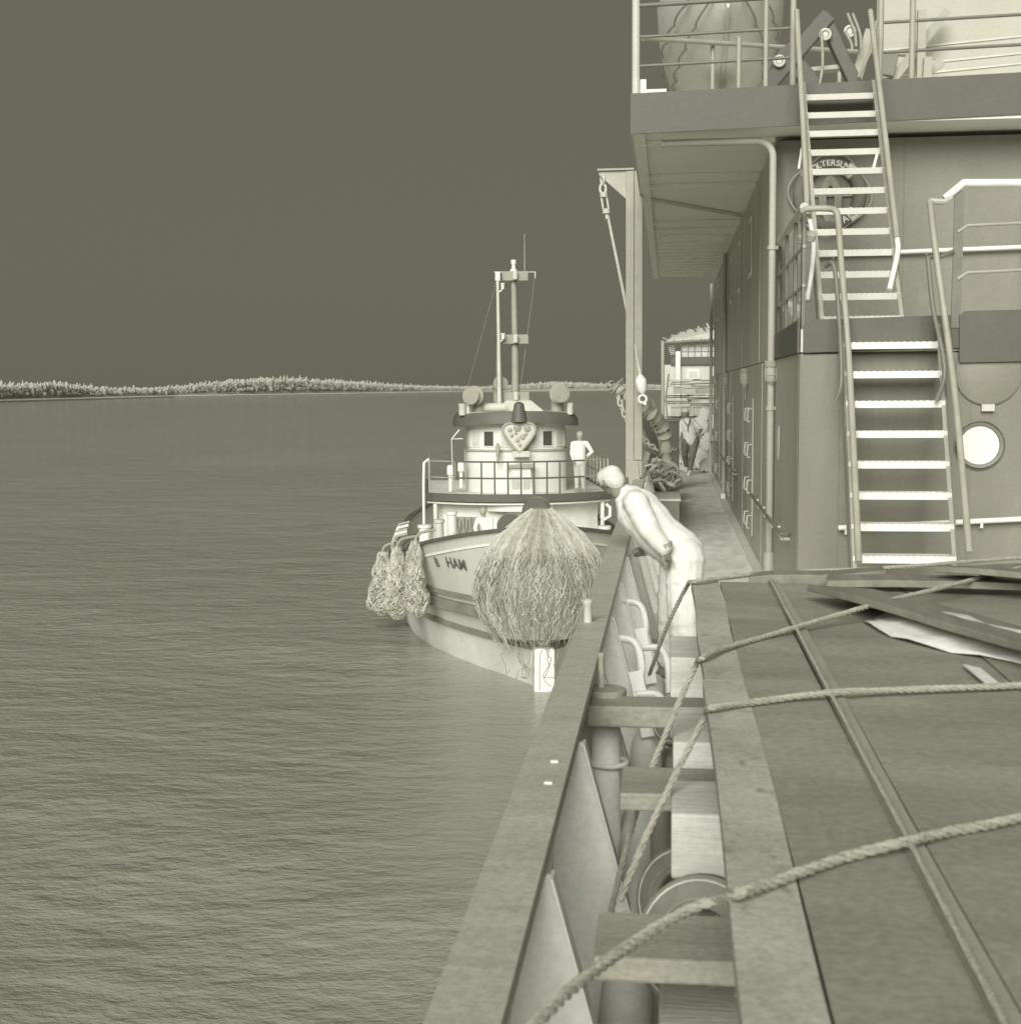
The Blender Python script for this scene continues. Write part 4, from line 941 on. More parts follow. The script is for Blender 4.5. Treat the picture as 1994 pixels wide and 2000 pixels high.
mb = MB(); p = pt(1905, 1322, Z=ZT+.01); mb.prism([pt(1880, 1300, Z=ZT+.012), pt(1915, 1308, Z=ZT+.012), pt(1960, 1345, Z=ZT+.012), pt(1925, 1338, Z=ZT+.012)], (0, 0, .006)); tag(mb.build('paper_scrap', m_white, loc=p), 'white scrap lying on the boards by the middle rope', 'paper')

# ================================================================== people
def body(name, label, parts, voxel=.012, loc=(0, 0, 0), smooth_it=6, mats=None, group=None, fold=0):
    """parts: (p0, p1, r0, r1, material index) tapered capsules, grown together into one skin"""
    mb = MB(); segs = []
    for p0, p1, r0, r1, mi in parts:
        p0, p1 = Vector(p0), Vector(p1); L = (p1-p0).length; d = (p1-p0)/L if L > 1e-6 else Vector((0, 0, 1)); prof = []
        for i in range(6): a = -math.pi/2+math.pi/2*i/5; prof.append((r0*math.cos(a), r0*math.sin(a)))
        for i in range(6): a = math.pi/2*i/5; prof.append((r1*math.cos(a), L+r1*math.sin(a)))
        mb.lathe(prof, p0, 14, d); segs.append((np.array(p0), np.array(p1), r0, r1, mi))
    L = Vector(loc); me = bpy.data.meshes.new(name); me.from_pydata(mb.v, [], mb.f)
    tmp = bpy.data.objects.new('tmp', me); col.objects.link(tmp)
    md = tmp.modifiers.new('r', 'REMESH'); md.mode = 'VOXEL'; md.voxel_size = voxel
    md = tmp.modifiers.new('s', 'SMOOTH'); md.factor = .5; md.iterations = smooth_it
    bpy.context.view_layer.update()
    m2 = bpy.data.meshes.new_from_object(tmp.evaluated_get(bpy.context.evaluated_depsgraph_get())); bpy.data.objects.remove(tmp)
    co = np.empty(len(m2.vertices)*3); m2.vertices.foreach_get('co', co); co = co.reshape(-1, 3)
    best = np.full(len(co), 1e9); idx = np.zeros(len(co), int)
    for p0, p1, r0, r1, mi in segs:
        d = p1-p0; t = np.clip(((co-p0)@d)/max(1e-9, d@d), 0, 1); dist = np.linalg.norm(co-(p0+t[:, None]*d), axis=1)-(r0+(r1-r0)*t)
        m_ = dist < best; best[m_] = dist[m_]; idx[m_] = mi
    nr_ = np.empty(len(m2.vertices)*3); m2.vertex_normals.foreach_get('vector', nr_); nr_ = nr_.reshape(-1, 3)
    if fold:
        a_ = co@np.array((26., 12., 48.)); b_ = co@np.array((-18., 20., 64.)); c_ = co@np.array((70., -30., 24.))
        k_ = (np.sin(a_+1.3*np.sin(c_*.4))*.5+np.sin(b_+2*np.sin(a_*.37))*.6+np.sin(c_+np.sin(b_*.5)*1.7)*.35)*fold
        k_[(idx != 1)] = 0; co2 = co+nr_*k_[:, None]; m2.vertices.foreach_set('co', co2.ravel()); m2.update()
    m2.materials.clear()
    for q in mats: m2.materials.append(q)
    fi = [int(np.bincount(idx[list(p.vertices)]).argmax()) for p in m2.polygons]; m2.polygons.foreach_set('material_index', fi)
    m2.polygons.foreach_set('use_smooth', [True]*len(m2.polygons)); m2.transform(Matrix.Translation(-L)); m2.name = name
    ob = bpy.data.objects.new(name, m2); col.objects.link(ob); ob.location = L; WL[ob.name] = L; tag(ob, label, 'person', group); return ob
def z7(x, y, Y): return pt(x/3.511+1100, y/3.511+850, Y=Y)
SK, CL, HA, SH, TR = 0, 1, 2, 3, 4
hipn, hipf = z7(835, 850, 9.86), z7(800, 850, 10.06)
shn, shf = z7(500, 470, 9.80), z7(470, 430, 10.16)
chest = z7(520, 520, 9.98); neck = z7(415, 395, 9.98); hd = z7(330, 310, 9.98); belly = z7(665, 690, 9.97)
footn, footf = Vector((hipn.x-.0, 9.84, .06)), Vector((hipf.x-.06, 10.12, .06))
P = [(hipn, hipf, .14, .14, CL), (z7(810, 800, 9.96), belly, .165, .165, CL), (belly, chest, .165, .17, CL), (chest, z7(465, 450, 9.98), .165, .12, CL), (shn, shf, .095, .095, CL),
     (neck, hd, .062, .06, SK), (z7(440, 420, 9.98), neck, .085, .07, CL),
     (shn, z7(600, 665, 9.70), .095, .08, CL), (z7(600, 665, 9.70), z7(685, 765, 9.69), .078, .062, CL), (z7(690, 775, 9.70), z7(705, 830, 9.70), .036, .034, SK), (z7(700, 830, 9.70), z7(705, 880, 9.70), .042, .03, SK),
     (shf, z7(520, 640, 10.2), .078, .058, CL), (z7(520, 640, 10.2), z7(560, 790, 10.2), .058, .045, CL), (z7(560, 795, 10.2), z7(500, 805, 10.15), .034, .036, SK),
     (hipn, (hipn.x-.01, 9.82, .50), .15, .118, CL), ((hipn.x-.01, 9.82, .50), (footn.x+.01, 9.84, .10), .118, .10, CL),
     (hipf, (hipf.x-.05, 10.1, .50), .15, .118, CL), ((hipf.x-.05, 10.1, .50), (footf.x+.0, 10.12, .10), .118, .10, CL),
     ((footn.x+.02, 9.84, .055), (footn.x-.17, 9.82, .04), .05, .038, SH), ((footf.x+.02, 10.12, .055), (footf.x-.17, 10.13, .04), .05, .038, SH)]
for k_ in range(4):   # fingers of the hand resting on the bulwark stay
    a = z7(505-8*k_, 795+9*k_, 10.13-.02*k_); P.append((a, a+Vector((-.055+.006*k_, -.01, -.035)), .0115, .0095, SK))
P.append((z7(530, 795, 10.13), z7(505, 775, 10.10), .012, .010, SK))
for k_ in range(4):   # fingers of the hand at the hip
    a = z7(690+9*k_, 872, 9.675+.012*k_); P.append((a, a+Vector((.006, .004, -.05+.006*k_)), .0115, .0095, SK))
P.append((z7(683, 835, 9.67), z7(670, 872, 9.67), .012, .010, SK))
man = body('person', 'man in white work clothes leaning over the bulwark to watch the tug', P, .0095, (hipn.x, 9.96, 0), 5, [m_skin, m_cloth, m_cap_cloth, m_trouser, m_trouser], fold=.0032)
# head: skull, jaw, nose, ear, hair as one child skin
fdir = (Vector((-.62, .62, -.38))).normalized(); upd = Vector((-.38, .12, .9)); upd = (upd-fdir*upd.dot(fdir)).normalized(); rd = fdir.cross(upd)
HS = .84
def hp(f, u, r): return hd+(fdir*f+upd*u+rd*r)*HS
H = [(hp(-.03, .035, 0), hp(.035, .045, 0), .093*HS, .088*HS, HA), (hp(-.045, -.01, 0), hp(-.02, .03, 0), .088*HS, .09*HS, HA), (hp(.03, -.02, 0), hp(.04, -.07, 0), .075*HS, .055*HS, SK), (hp(.075, -.03, 0), hp(.075, -.08, 0), .045*HS, .032*HS, SK),
     (hp(.115, -.005, 0), hp(.128, -.032, 0), .013*HS, .016*HS, SK), (hp(-.02, -.03, 0), hp(-.01, -.12, .0), .07*HS, .06*HS, SK),
     (hp(.0, .0, -.088), hp(-.006, -.035, -.083), .020*HS, .013*HS, SK), (hp(.0, .0, .088), hp(-.006, -.035, .083), .020*HS, .013*HS, SK), (hp(.088, .005, .03), hp(.088, .005, -.03), .022*HS, .022*HS, SK), (hp(.098, -.063, .018), hp(.098, -.063, -.018), .012*HS, .012*HS, SK)]
hob = body('head', '', H, .007, (hipn.x, 9.96, 0), 4, [m_skin, m_cloth, m_cap_cloth])
for k_ in ('label', 'category'):
    if k_ in hob: del hob[k_]
hob.parent = man; hob.location = (0, 0, 0)
for s in (-1, 1):
    mb = MB(); mb.lathe([(.002, -.008), (.008, -.003), (.008, .003), (.002, .008)], hp(.098, .0, .033*s), 8); mb.build('eye', m_letter, man, smooth=True)
# striped cuff, watch strap
mb = MB(); a, b = z7(683, 745, 9.70), z7(697, 785, 9.70); mb.cyl(a.lerp(b, .0), a.lerp(b, .8), .068, .064, 18); mb.build('sleeve_cuff', m_rail, man, smooth=True)
mb = MB(); mb.tube([z7(705, 845, 9.655), z7(725, 850, 9.66), z7(735, 865, 9.67)], .018, 7); mb.build('pocket_edge', m_trouser, man, smooth=True)

# man walking up the passage
def z6(x, y, Y): return pt(x/5.368+1200, y/5.368+600, Y=Y)
YD = 33.2
hd2 = z6(742, 1118, YD)
P = [(hd2+Vector((0, 0, .02)), hd2-Vector((0, .02, .05)), .092, .075, SK), (hd2-Vector((0, .09, .0)), hd2-Vector((0, .1, .03)), .016, .02, SK), (hd2+Vector((0, .02, .05)), hd2+Vector((0, .0, .065)), .095, .09, HA), (hd2+Vector((.09, 0, 0)), hd2+Vector((.09, 0, -.03)), .02, .014, SK), (hd2+Vector((-.09, 0, 0)), hd2+Vector((-.09, 0, -.03)), .02, .014, SK),
     (hd2-Vector((0, 0, .07)), z6(755, 1180, YD), .06, .06, SK), (z6(705, 1215, YD), z6(815, 1205, YD), .085, .085, CL), (z6(760, 1230, YD), z6(785, 1300, YD), .17, .17, CL), (z6(785, 1300, YD), z6(795, 1385, YD), .17, .175, CL),
     (z6(700, 1215, YD), z6(682, 1300, YD-.02), .068, .058, CL), (z6(682, 1300, YD-.02), z6(665, 1385, YD-.06), .056, .048, CL), (z6(664, 1395, YD-.06), z6(658, 1425, YD-.1), .04, .034, SK),
     (z6(830, 1210, YD), z6(905, 1275, YD-.02), .068, .058, CL), (z6(905, 1280, YD-.02), z6(880, 1330, YD-.15), .055, .045, SK), (z6(880, 1330, YD-.15), z6(900, 1360, YD-.18), .04, .032, SK),
     (z6(770, 1400, YD), z6(830, 1400, YD), .15, .15, TR), (z6(745, 1420, YD), z6(735, 1540, YD+.12), .115, .085, TR), (z6(735, 1540, YD+.12), z6(755, 1660, YD+.35), .08, .06, TR), (z6(835, 1420, YD), z6(810, 1570, YD-.16), .12, .085, TR), (z6(810, 1570, YD-.16), z6(795, 1700, YD-.08), .085, .062, TR),
     (z6(795, 1725, YD-.05), z6(772, 1752, YD-.28), .052, .042, SH), (z6(755, 1690, YD+.4), z6(748, 1715, YD+.2), .05, .04, SH)]
for k_ in range(4):
    a = z6(652+4*k_, 1425, YD-.12); P.append((a, a+Vector((0, -.01, -.07)), .013, .010, SK)); a = z6(895+5*k_, 1358, YD-.19); P.append((a, a+Vector((.02, -.02, -.06)), .013, .010, SK))
m2 = body('person', 'man in white shirt and grey trousers walking up the side passage', P, .014, (z6(790, 1740, YD).x, YD, 0), 4, [m_skin, m_cloth, m_cap_cloth, m_white, m_trouser], fold=.005)
mb = MB(); mb.tube(smooth_path([z6(722, 1180, YD-.16), z6(745, 1215, YD-.2), z6(768, 1240, YD-.21), z6(785, 1205, YD-.2), z6(795, 1165, YD-.12)], 4), .012, 6); mb.tube([z6(768, 1240, YD-.21), z6(769, 1300, YD-.21)], .012, 6); mb.build('neck_cord', m_trouser, m2, smooth=True)

# people on the tug
def tug_person(label, x, y, z, h, lean, arm, mats, vox=.016):
    f = lambda a, b, c: TM@Vector((x+a*h, y+b*h, z+c*h)); L = lean
    P = [(f(L*1.0, -.01, .925), f(L*1.0, -.01, .95), .056*h, .06*h, SK), (f(L, .0, .955), f(L, .0, .962), .060*h, .058*h, HA), (f(L*.95, 0, .87), f(L*.9, 0, .84), .035*h, .04*h, SK), (f(L*.8-.10, 0, .80), f(L*.8+.10, 0, .80), .05*h, .05*h, CL), (f(L*.75, 0, .75), f(L*.5, 0, .62), .10*h, .10*h, CL), (f(L*.5, 0, .62), f(0, 0, .50), .10*h, .10*h, CL),
         (f(-.045, 0, .50), f(-.05, .02, .27), .068*h, .048*h, TR), (f(-.05, .02, .27), f(-.05, .03, .05), .048*h, .035*h, TR), (f(.045, 0, .50), f(.05, -.03, .27), .068*h, .048*h, TR), (f(.05, -.03, .27), f(.06, 0, .05), .048*h, .035*h, TR),
         (f(-.05, .02, .02), f(-.06, -.10, .018), .026*h, .022*h, SH), (f(.06, 0, .02), f(.07, -.11, .018), .026*h, .022*h, SH)]
    for s, (e, hnd) in zip((-1, 1), arm):
        sh = (L*.8+.12*s, 0, .80); P += [(f(*sh), f(*e), .042*h, .034*h, CL), (f(*e), f(*hnd), .034*h, .026*h, CL), (f(*hnd), f(hnd[0], hnd[1]-.03, hnd[2]-.03), .024*h, .02*h, SK)]
    return body('person', label, P, vox, f(0, 0, 0), 3, mats)
tug_person('person in white standing at the right rail of the tug bridge deck', 1.78, 8.75, 3.92, 1.72, .0, (((-.14, -.02, .64), (-.12, -.1, .52)), ((.20, -.05, .66), (.12, -.12, .60))), [m_rail, m_cloth, m_mast, m_mast, m_pale])
tug_person('person in white bending over on the tug fore deck left of the bow fender', -.95, 6.4, 2.05, 1.6, -.12, (((-.26, -.06, .66), (-.22, -.12, .50)), ((.02, -.12, .62), (-.08, -.2, .52))), [m_rail, m_cloth, m_mast, m_mast, m_pale])

# ================================================================== lifebuoy on the upper front
lc = pt(1620, 379, Y=YU-.06); RB, rb = .30, .068
lb = thing('lifebuoy', 'lettered lifebuoy with rope, hung behind the upper stairway', 'lifebuoy', (lc.x, YU-.07, lc.z-RB))
mb = MB(); mb.torus(lc, RB, rb, (0, 1, 0), 44, 12); mb.build('ring', m_buoy, lb, smooth=True)
for a in (48, 138, 222, 318):
    mb = MB(); t = R(a); rs = []
    for q in (-.16, -.08, 0, .08, .16):
        d = Vector((math.cos(t+q), 0, math.sin(t+q))); rs.append([lc+d*(RB+(rb+.004)*math.cos(w2))+Vector((0, (rb+.004)*math.sin(w2), 0)) for w2 in (2*math.pi*j/12 for j in range(12))])
    mb.rings(rs, caps=False); mb.build('band', m_letterw if a in (48, 318) else m_rail, lb, smooth=True)
def arc_text(body_, a0, a1, flip, size):
    n = len(body_)
    for i, ch in enumerate(body_):
        t = R(a0+(a1-a0)*(i/(n-1) if n > 1 else .5)); d = Vector((math.cos(t), 0, math.sin(t))); upv = d if not flip else -d
        ex = Vector((upv.z, 0, -upv.x)); mt = Matrix((ex, upv, Vector((0, -1, 0)))).transposed().to_4x4(); mt.translation = lc+d*RB+Vector((0, -rb-.004, 0))
        place_text('buoy_letter', ch, size, mt, m_letterw, lb, .003)
arc_text('OLTERSUM', 122, 58, False, .082)
arc_text('AM', 300, 314, True, .09)
mb = MB(); mb.tube([lc+Vector(((RB+rb+.02+.03*math.cos(4*t+.6))*math.cos(t), -.02, (RB+rb+.02+.03*math.cos(4*t+.6))*math.sin(t))) for t in np.linspace(0, 2*math.pi, 48)[:-1]], .009, 6, closed=True); mb.build('grab_line', m_rail, lb, smooth=True)
mb = MB()
for i in range(5):
    w_ = .09-.012*i; mb.tube(smooth_path([lc+Vector((-w_, -.05-.01*i, -.16)), lc+Vector((-w_*1.1, -.05, .02)), lc+Vector((0, -.06, .17-.02*i)), lc+Vector((w_*1.1, -.05, .02)), lc+Vector((w_, -.05-.01*i, -.2)), lc+Vector((0, -.05, -.3+.02*i)), lc+Vector((-w_, -.05-.01*i, -.16))], 5), .012, 6)
mb.build('line_coil', m_rope, lb, smooth=True)
mb = MB(); mb.box((lc.x-.32, YU-.03, lc.z-.02), (lc.x+.32, YU, lc.z+.02)); mb.build('wall_bracket', m_rail, lb)

# ================================================================== boat deck: railing, lifeboat, davit, upper house
br = thing('boat_deck_railing', 'pipe railing along the front edge of the boat deck at the top', 'railing', (1.5, YF+.08, ZB))
def fz(x): return ZB+CB*(x-XB)
for (x0, x1) in ((XB+.05, 1.2), (2.0, 5.9)):
    for h in (.28, .56, .86):
        mb = MB(); mb.cyl((x0, YF+.1, fz(x0)+h), (x1, YF+.1, fz(x1)+h), .016 if h < .8 else .022, n=10); mb.build('rail', m_raildk, br, smooth=True)
for x, h, r_ in ((XB+.05, 1.2, .04), (.67, .5, .024), (.93, .9, .024), (1.19, .9, .03), (2.02, .9, .03), (2.32, .9, .03), (3.4, .9, .024), (4.6, .9, .024)):
    mb = MB(); mb.cyl((x, YF+.1, fz(x)-.02), (x, YF+.1, fz(x)+h), r_, n=12); mb.build('post', m_rail if r_ < .035 else m_pale, br, smooth=True)
mb = MB(); mb.cyl(pt(1255, 74, Y=14.3), pt(1800, 108, Y=17.0), .026, n=10); mb.build('rear_rail', m_rail, br, smooth=True)
for xx in (1392, 1640, 1794):
    t = (xx-1255)/545; y = 14.3+2.7*t; q = pt(xx, 74+34*t, Y=y); mb = MB(); mb.cyl((q.x, q.y, ZB), q, .024, n=10); mb.build('post', m_rail, br, smooth=True)
mb = MB(); mb.box((XB+.05, YF+.12, ZB), (XB+.35, YF+.5, ZB+.06)); mb.box((XB+.05, YF+.13, ZB+.06), (XB+.15, YF+.3, ZB+.16)); mb.build('foot_bracket', m_white, br)
# lifeboat, bow on
lf = thing('lifeboat', 'pale lifeboat with looped grab lines hanging on the boat deck', 'lifeboat', (.62, 15.6, 5.55))
def lbh(t, u):  # t 0 bow..1 stern, u -1..1 across, girth from gunwale to keel
    y = 15.2+5.6*t; hw = .80*math.sin(math.pi*min(1, .002+t*.96))**.55*(1 if t < .5 else .97); kz = 5.58+.35*(1-t)**6+.5*max(0, t-.85)
    a = u*math.pi/2; return Vector((.62+.0*t+hw*math.sin(a)*(.85+.15*abs(u)), y, 6.75+.25*(1-t)**2-(6.75-kz)*math.cos(a)**.8))
mb = MB(); rs = [[lbh(t, -1+2*i/20) for i in range(21)] for t in (0, .02, .06, .12, .2, .3, .42, .55, .7, .82, .92, 1)]
mb.rings(rs); mb.build('hull', m_boat, lf, smooth=True)
mb = MB(); mb.tube([lbh(0, 0)+Vector((0, -.02, 1.3)), lbh(0, 0)+Vector((0, -.02, .1)), lbh(.04, 0)-Vector((0, 0, .03)), lbh(.3, 0)-Vector((0, 0, .04)), lbh(.9, 0)-Vector((0, 0, .03))], .035, 8); mb.build('keel', m_pale, lf, smooth=True)
for s in (-1, 1):
    for row, dz in ((.72, .0), (.5, .0)):
        mb = MB(); pts = []
        for i in range(25):
            t = .03+.6*i/24; q = lbh(t, s*(row+.05*abs(math.sin(i*math.pi/4)))); pts.append(q+Vector((s*.03, -.02, -.06*abs(math.sin(i*math.pi/4)))))
        mb.tube(pts, .013, 6); mb.build('grab_line', m_rope, lf, smooth=True)
        for i in range(0, 25, 4):
            mb = MB(); q = lbh(.03+.6*i/24, s*row); mb.lathe([(.006, -.022), (.02, -.01), (.02, .01), (.006, .022)], q+Vector((s*.03, -.02, 0)), 8); mb.build('line_knot', m_rope, lf, smooth=True)
mb = MB(); mb.bar((.62, 16.4, 5.5), (.62, 16.9, 5.5), .7, .1); mb.box((.3, 16.5, ZB), (.42, 16.8, 5.52)); mb.box((.8, 16.5, ZB), (.92, 16.8, 5.52)); mb.build('cradle', m_rail, lf)
# davit frame
dv = thing('boat_davit', 'dark slanted davit frame beside the lifeboat', 'davit', (1.55, 15, ZB))
for k_, (a, b, w_) in enumerate((((1480, 190), (1618, 30), .16), ((1606, 30), (1678, 182), .13), ((1528, 95), (1606, 190), .18), ((1700, 60), (1664, 178), .12), ((1560, 140), (1640, 132), .05))):
    mb = MB(); mb.bar(pt(*a, Y=14.9+.03*k_), pt(*b, Y=14.9+.03*k_), .16, w_, (0, 0, 1)); mb.build('davit_arm' if w_ > .1 else 'cross_tie', m_dark if w_ > .12 else m_rail, dv, bevel=.01)
for q in ((1612, 66), (1522, 118), (1660, 60)):
    c = pt(*q, Y=14.78); mb = MB(); mb.torus(c, .05, .016, (0, 1, 0), 18, 7); mb.cyl(c, c+Vector((0, .1, 0)), .03, n=10); mb.build('sheave', m_pale, dv, smooth=True)
for i, (a, b) in enumerate((((1655, 25), (1672, 90)), ((1665, 25), (1682, 95)), ((1650, 60), (1664, 100)), ((1604, 60), (1598, 178)), ((1712, 40), (1676, 150)))):
    mb = MB(); p, q = pt(*a, Y=14.75), pt(*b, Y=14.75); mb.tube(smooth_path([p, p.lerp(q, .5)+Vector((.03, 0, -.02)), q], 4), .015, 6); mb.build('boat_fall', m_rope, dv, smooth=True)
# pale upper house at the right
uh = thing('upper_house', 'pale upper house at the top right edge behind the boat deck railing', 'deckhouse', (4.5, 17, ZB))
mb = MB(); q = pt(1712, 100, Y=17.0); mb.box((q.x, 17, ZB), (8, 17.08, 8.6)); mb.build('wall', m_canvas, uh)
for y_ in (92, 125, 145):
    mb = MB(); a, b = pt(1720, y_+6, Y=16.99), pt(1994, y_-22, Y=16.99); mb.bar(a, b, .02, .012, (0, 1, 0)); mb.build('wall_batten', m_pale, uh)
for k_, (a, b) in enumerate((((1725, 178), (1850, 20)), ((1840, 120), (1768, 172)), ((1800, 20), (1797, 172)), ((1812, 112), (1808, 172)))):
    mb = MB(); mb.bar(pt(*a, Y=16.7-.1*k_), pt(*b, Y=16.7-.1*k_), .09, .10, (0, 0, 1) if k_ < 2 else (0, 1, 0)); mb.build('strut', m_rail, uh)
mb = MB(); c = pt(1733, 125, Y=16.6); mb.obox(c, (.2, .1, .26), Matrix.Rotation(.2, 3, 'Y')); mb.build('box_lamp', m_raildk, uh, bevel=.01)

# ================================================================== steel post with outboard arm, tackle and stowed boom
xp = -.455; YP = 17.95
sp = thing('davit_post', 'tall square steel post at the ship side with an outboard arm', 'post', (xp, YP, 0))
mb = MB(); a = pt(1241, 333, Y=YP); mb.box((xp-.105, YP-.04, ZR+.02), (xp+.0, YP+.06, a.z)); mb.box((xp+.003, YP-.02, ZR+.02), (xp+.11, YP+.06, a.z)); mb.build('post', m_mast, sp, bevel=.006)
mb = MB(); mb.hexa([(xp-.105, YP-.04, ZR+.25), (xp+.11, YP-.04, ZR+.25), (xp+.11, YP+.06, ZR+.25), (xp-.105, YP+.06, ZR+.25), (xp-.106, YP-.041, ZR+.26), (xp+.111, YP-.041, ZR+.26), (xp+.111, YP+.061, ZR+.26), (xp-.106, YP+.061, ZR+.26)])
mb.prism([(xp-.10, YP-.06, ZR+.24), (xp+.05, YP-.06, ZR+.24), (xp+.20, YP-.06, -.0), (xp+.06, YP-.06, -.0)], (0, .13, 0)); mb.build('knee', m_mast, sp)
e = pt(1170, 334, Y=YP); mb = MB(); mb.prism([(e.x, YP-.02, e.z+.0), (xp, YP-.02, e.z+.0), (xp, YP-.02, e.z-.42), (xp-.06, YP-.02, e.z-.40), (e.x, YP-.02, e.z-.05)], (0, .012, 0)); mb.build('arm_gusset', m_rail, sp)
mb = MB(); mb.box((e.x-.02, YP-.06, e.z), (xp+.0, YP+.06, e.z+.025)); mb.build('arm', m_mast, sp)
tk = thing('tackle', 'chain, turnbuckle and wire hanging from the post arm', 'rigging', (e.x, YP, e.z-1))
def links(mb, pts, size, r):
    path = [Vector(p) for p in pts]; L = sum((b-a).length for a, b in zip(path, path[1:])); n = max(2, int(L/(size*1.5))); d0 = 0
    for i in range(n):
        d = L*(i+.5)/n; acc = 0
        for a, b in zip(path, path[1:]):
            s = (b-a).length
            if acc+s >= d: c = a.lerp(b, (d-acc)/s); u = (b-a).normalized(); break
            acc += s
        v_ = u.cross(Vector((0, 1, .1)) if i % 2 else Vector((1, .6, 0))).normalized()
        mb.tube([c+u*(size*math.cos(t))+v_*(size*.55*math.sin(t)) for t in (2*math.pi*j/10 for j in range(10))], r, 6, closed=True)
mb = MB(); links(mb, [pt(1176, 340, Y=YP), pt(1178, 378, Y=YP)], .07, .018); mb.build('chain', m_chain, tk, smooth=True)
mb = MB(); a, b = pt(1179, 380, Y=YP), pt(1184, 412, Y=YP)
for s in (-.035, .035): mb.cyl(a+Vector((s, 0, 0)), b+Vector((s, 0, 0)), .014, n=7)
mb.lathe([(.05, -.03), (.05, .03)], a, 10); mb.lathe([(.05, -.03), (.05, .03)], b, 10); mb.cyl(b, b-Vector((-.01, 0, .1)), .02); mb.build('turnbuckle', m_chain, tk, smooth=True)
mb = MB(); mb.cyl(pt(1185, 415, Y=YP), pt(1226, 620, Y=YP+.1), .012, n=6); mb.cyl(pt(1187, 415, Y=YP), pt(1225, 600, Y=YP+.1), .009, n=6); mb.cyl(pt(1243, 690, Y=YP-.2), pt(1252, 735, Y=YP-.25), .010, n=6); mb.cyl(pt(1240, 672, Y=YP-.2), pt(1249, 735, Y=YP-.25), .010, n=6); mb.build('wire', m_chain, tk, smooth=True)
mb = MB(); c0, c1 = pt(1250, 732, Y=YP-.25), pt(1255, 770, Y=YP-.25); mb.tube([c0, c0.lerp(c1, .25), c0.lerp(c1, .75), c1], [.03, .075, .07, .02], 10); mb.torus(c1-Vector((0, 0, .06)), .05, .016, (0, 1, 0), 16, 6); mb.cyl(c1-Vector((0, 0, .1)), pt(1262, 790, Y=YP-.25), .02); mb.build('block', m_white, tk, smooth=True)
bm_ = thing('stowed_boom', 'lumpy pale boom wrapped in rope lying slantwise beyond the steel post', 'boom', pt(1300, 880, Y=19))
pts = [pt(1203, 757, Y=19), pt(1235, 775, Y=19.1), pt(1262, 800, Y=19.2), pt(1285, 822, Y=19.4), pt(1297, 850, Y=19.6), pt(1301, 895, Y=19.8)]
mb = MB(); pp = smooth_path(pts, 6); mb.tube(pp, [.085+.018*math.sin(i*1.9)+.012*math.sin(i*3.7) for i in range(len(pp))], 10); mb.build('boom', m_canvas, bm_, smooth=True)
mb = MB(); g = random.Random(9)
for i in range(46):
    q = pp[min(len(pp)-1, int(g.random()*len(pp)))]; mb.torus(q+Vector((g.gauss(0, .04), g.gauss(0, .03), g.gauss(0, .05))), g.uniform(.05, .10), .012, (g.gauss(.7, .3), g.gauss(0, .4), g.gauss(-.6, .3)), 12, 5)
ob = mb.build('lashing_turns', m_rope, bm_, smooth=True); ob['kind'] = 'stuff'
ch = MB(); links(ch, [pt(1206, 770, Y=19), pt(1212, 790, Y=19), pt(1224, 820, Y=19), pt(1240, 835, Y=19.2), pt(1262, 862, Y=19.4), pt(1285, 880, Y=19.6)], .055, .014); ob = ch.build('slack_chain', m_chain, loc=pt(1206, 770, Y=19), smooth=True); tag(ob, 'slack chain drooping beneath the wrapped boom', 'chain')
pk = MB(); pk.prism([pt(1241, 784, Y=20.2), pt(1252, 790, Y=20.2), pt(1270, 818, Y=20.2), pt(1284, 858, Y=20.2), pt(1296, 898, Y=20.2), pt(1289, 898, Y=20.2), pt(1272, 872, Y=20.2), pt(1252, 826, Y=20.2)], (0, .04, 0)); tag(pk.build('boat_plank', m_dark, loc=pt(1290, 895, Y=20.2)), 'dark curved board leaning behind the wrapped boom', 'board')
hs = MB(); hs.tube(smooth_path([pt(1228, 820, Y=20.6), pt(1246, 862, Y=20.6), pt(1270, 880, Y=20.8), pt(1292, 888, Y=21)], 6), .035, 8); tag(hs.build('hose', m_rope, loc=pt(1270, 885, Y=20.8), smooth=True), 'pale hose curving down beside the slack chain', 'hose')
# heap of netting/rope at the foot of the boom
g = random.Random(21); mb = MB()
for i in range(70):
    c = Vector((-.12+g.gauss(0, .11), 21.2+g.gauss(0, .35), .62+abs(g.gauss(0, .13)))); mb.torus(c, g.uniform(.06, .17), g.uniform(.012, .026), (g.gauss(0, .5), g.gauss(0, .5), 1), 14, 5)
ob = mb.build('rope_heap', m_strand[0], loc=(-.12, 21.2, .5), smooth=True); tag(ob, 'tangled heap of pale rope at the foot of the boom', 'rope heap')

# lockers and boxes along the bulwark side of the passage
def chest(label, x0, x1, y0, y1, z1, mt, mf, lid=True, z0=0):
    t = thing('deck_locker', label, 'locker', ((x0+x1)/2, y0, z0))
    mb = MB(); mb.box((x0, y0, z0), (x1, y1, z1-.04)); mb.build('body', mf, t, bevel=.01)
    mb = MB(); mb.box((x0-.02, y0-.02, z1-.039), (x1+.02, y1+.02, z1)); mb.build('lid', mt, t, bevel=.008)
    mb = MB(); mb.tube([((x0+x1)/2-.06, y0-.03, z1*.6), ((x0+x1)/2-.06, y0-.05, z1*.6-.04), ((x0+x1)/2+.06, y0-.05, z1*.6-.04), ((x0+x1)/2+.06, y0-.03, z1*.6)], .009, 6); mb.build('handle', m_chain, t, smooth=True)
    return t
chest('long deck locker with pale lid standing beyond the leaning man', -.38, .16, 19.6, 24.6, .52, m_pale, m_wall_front)
chest('dark square locker behind the long pale lidded one', -.34, .16, 25.2, 26.4, .62, m_dark, m_timber)
chest('tall narrow dark locker beside the pile of sacks', -.02, .22, 28.2, 28.9, 1.45, m_raildk, m_dark)
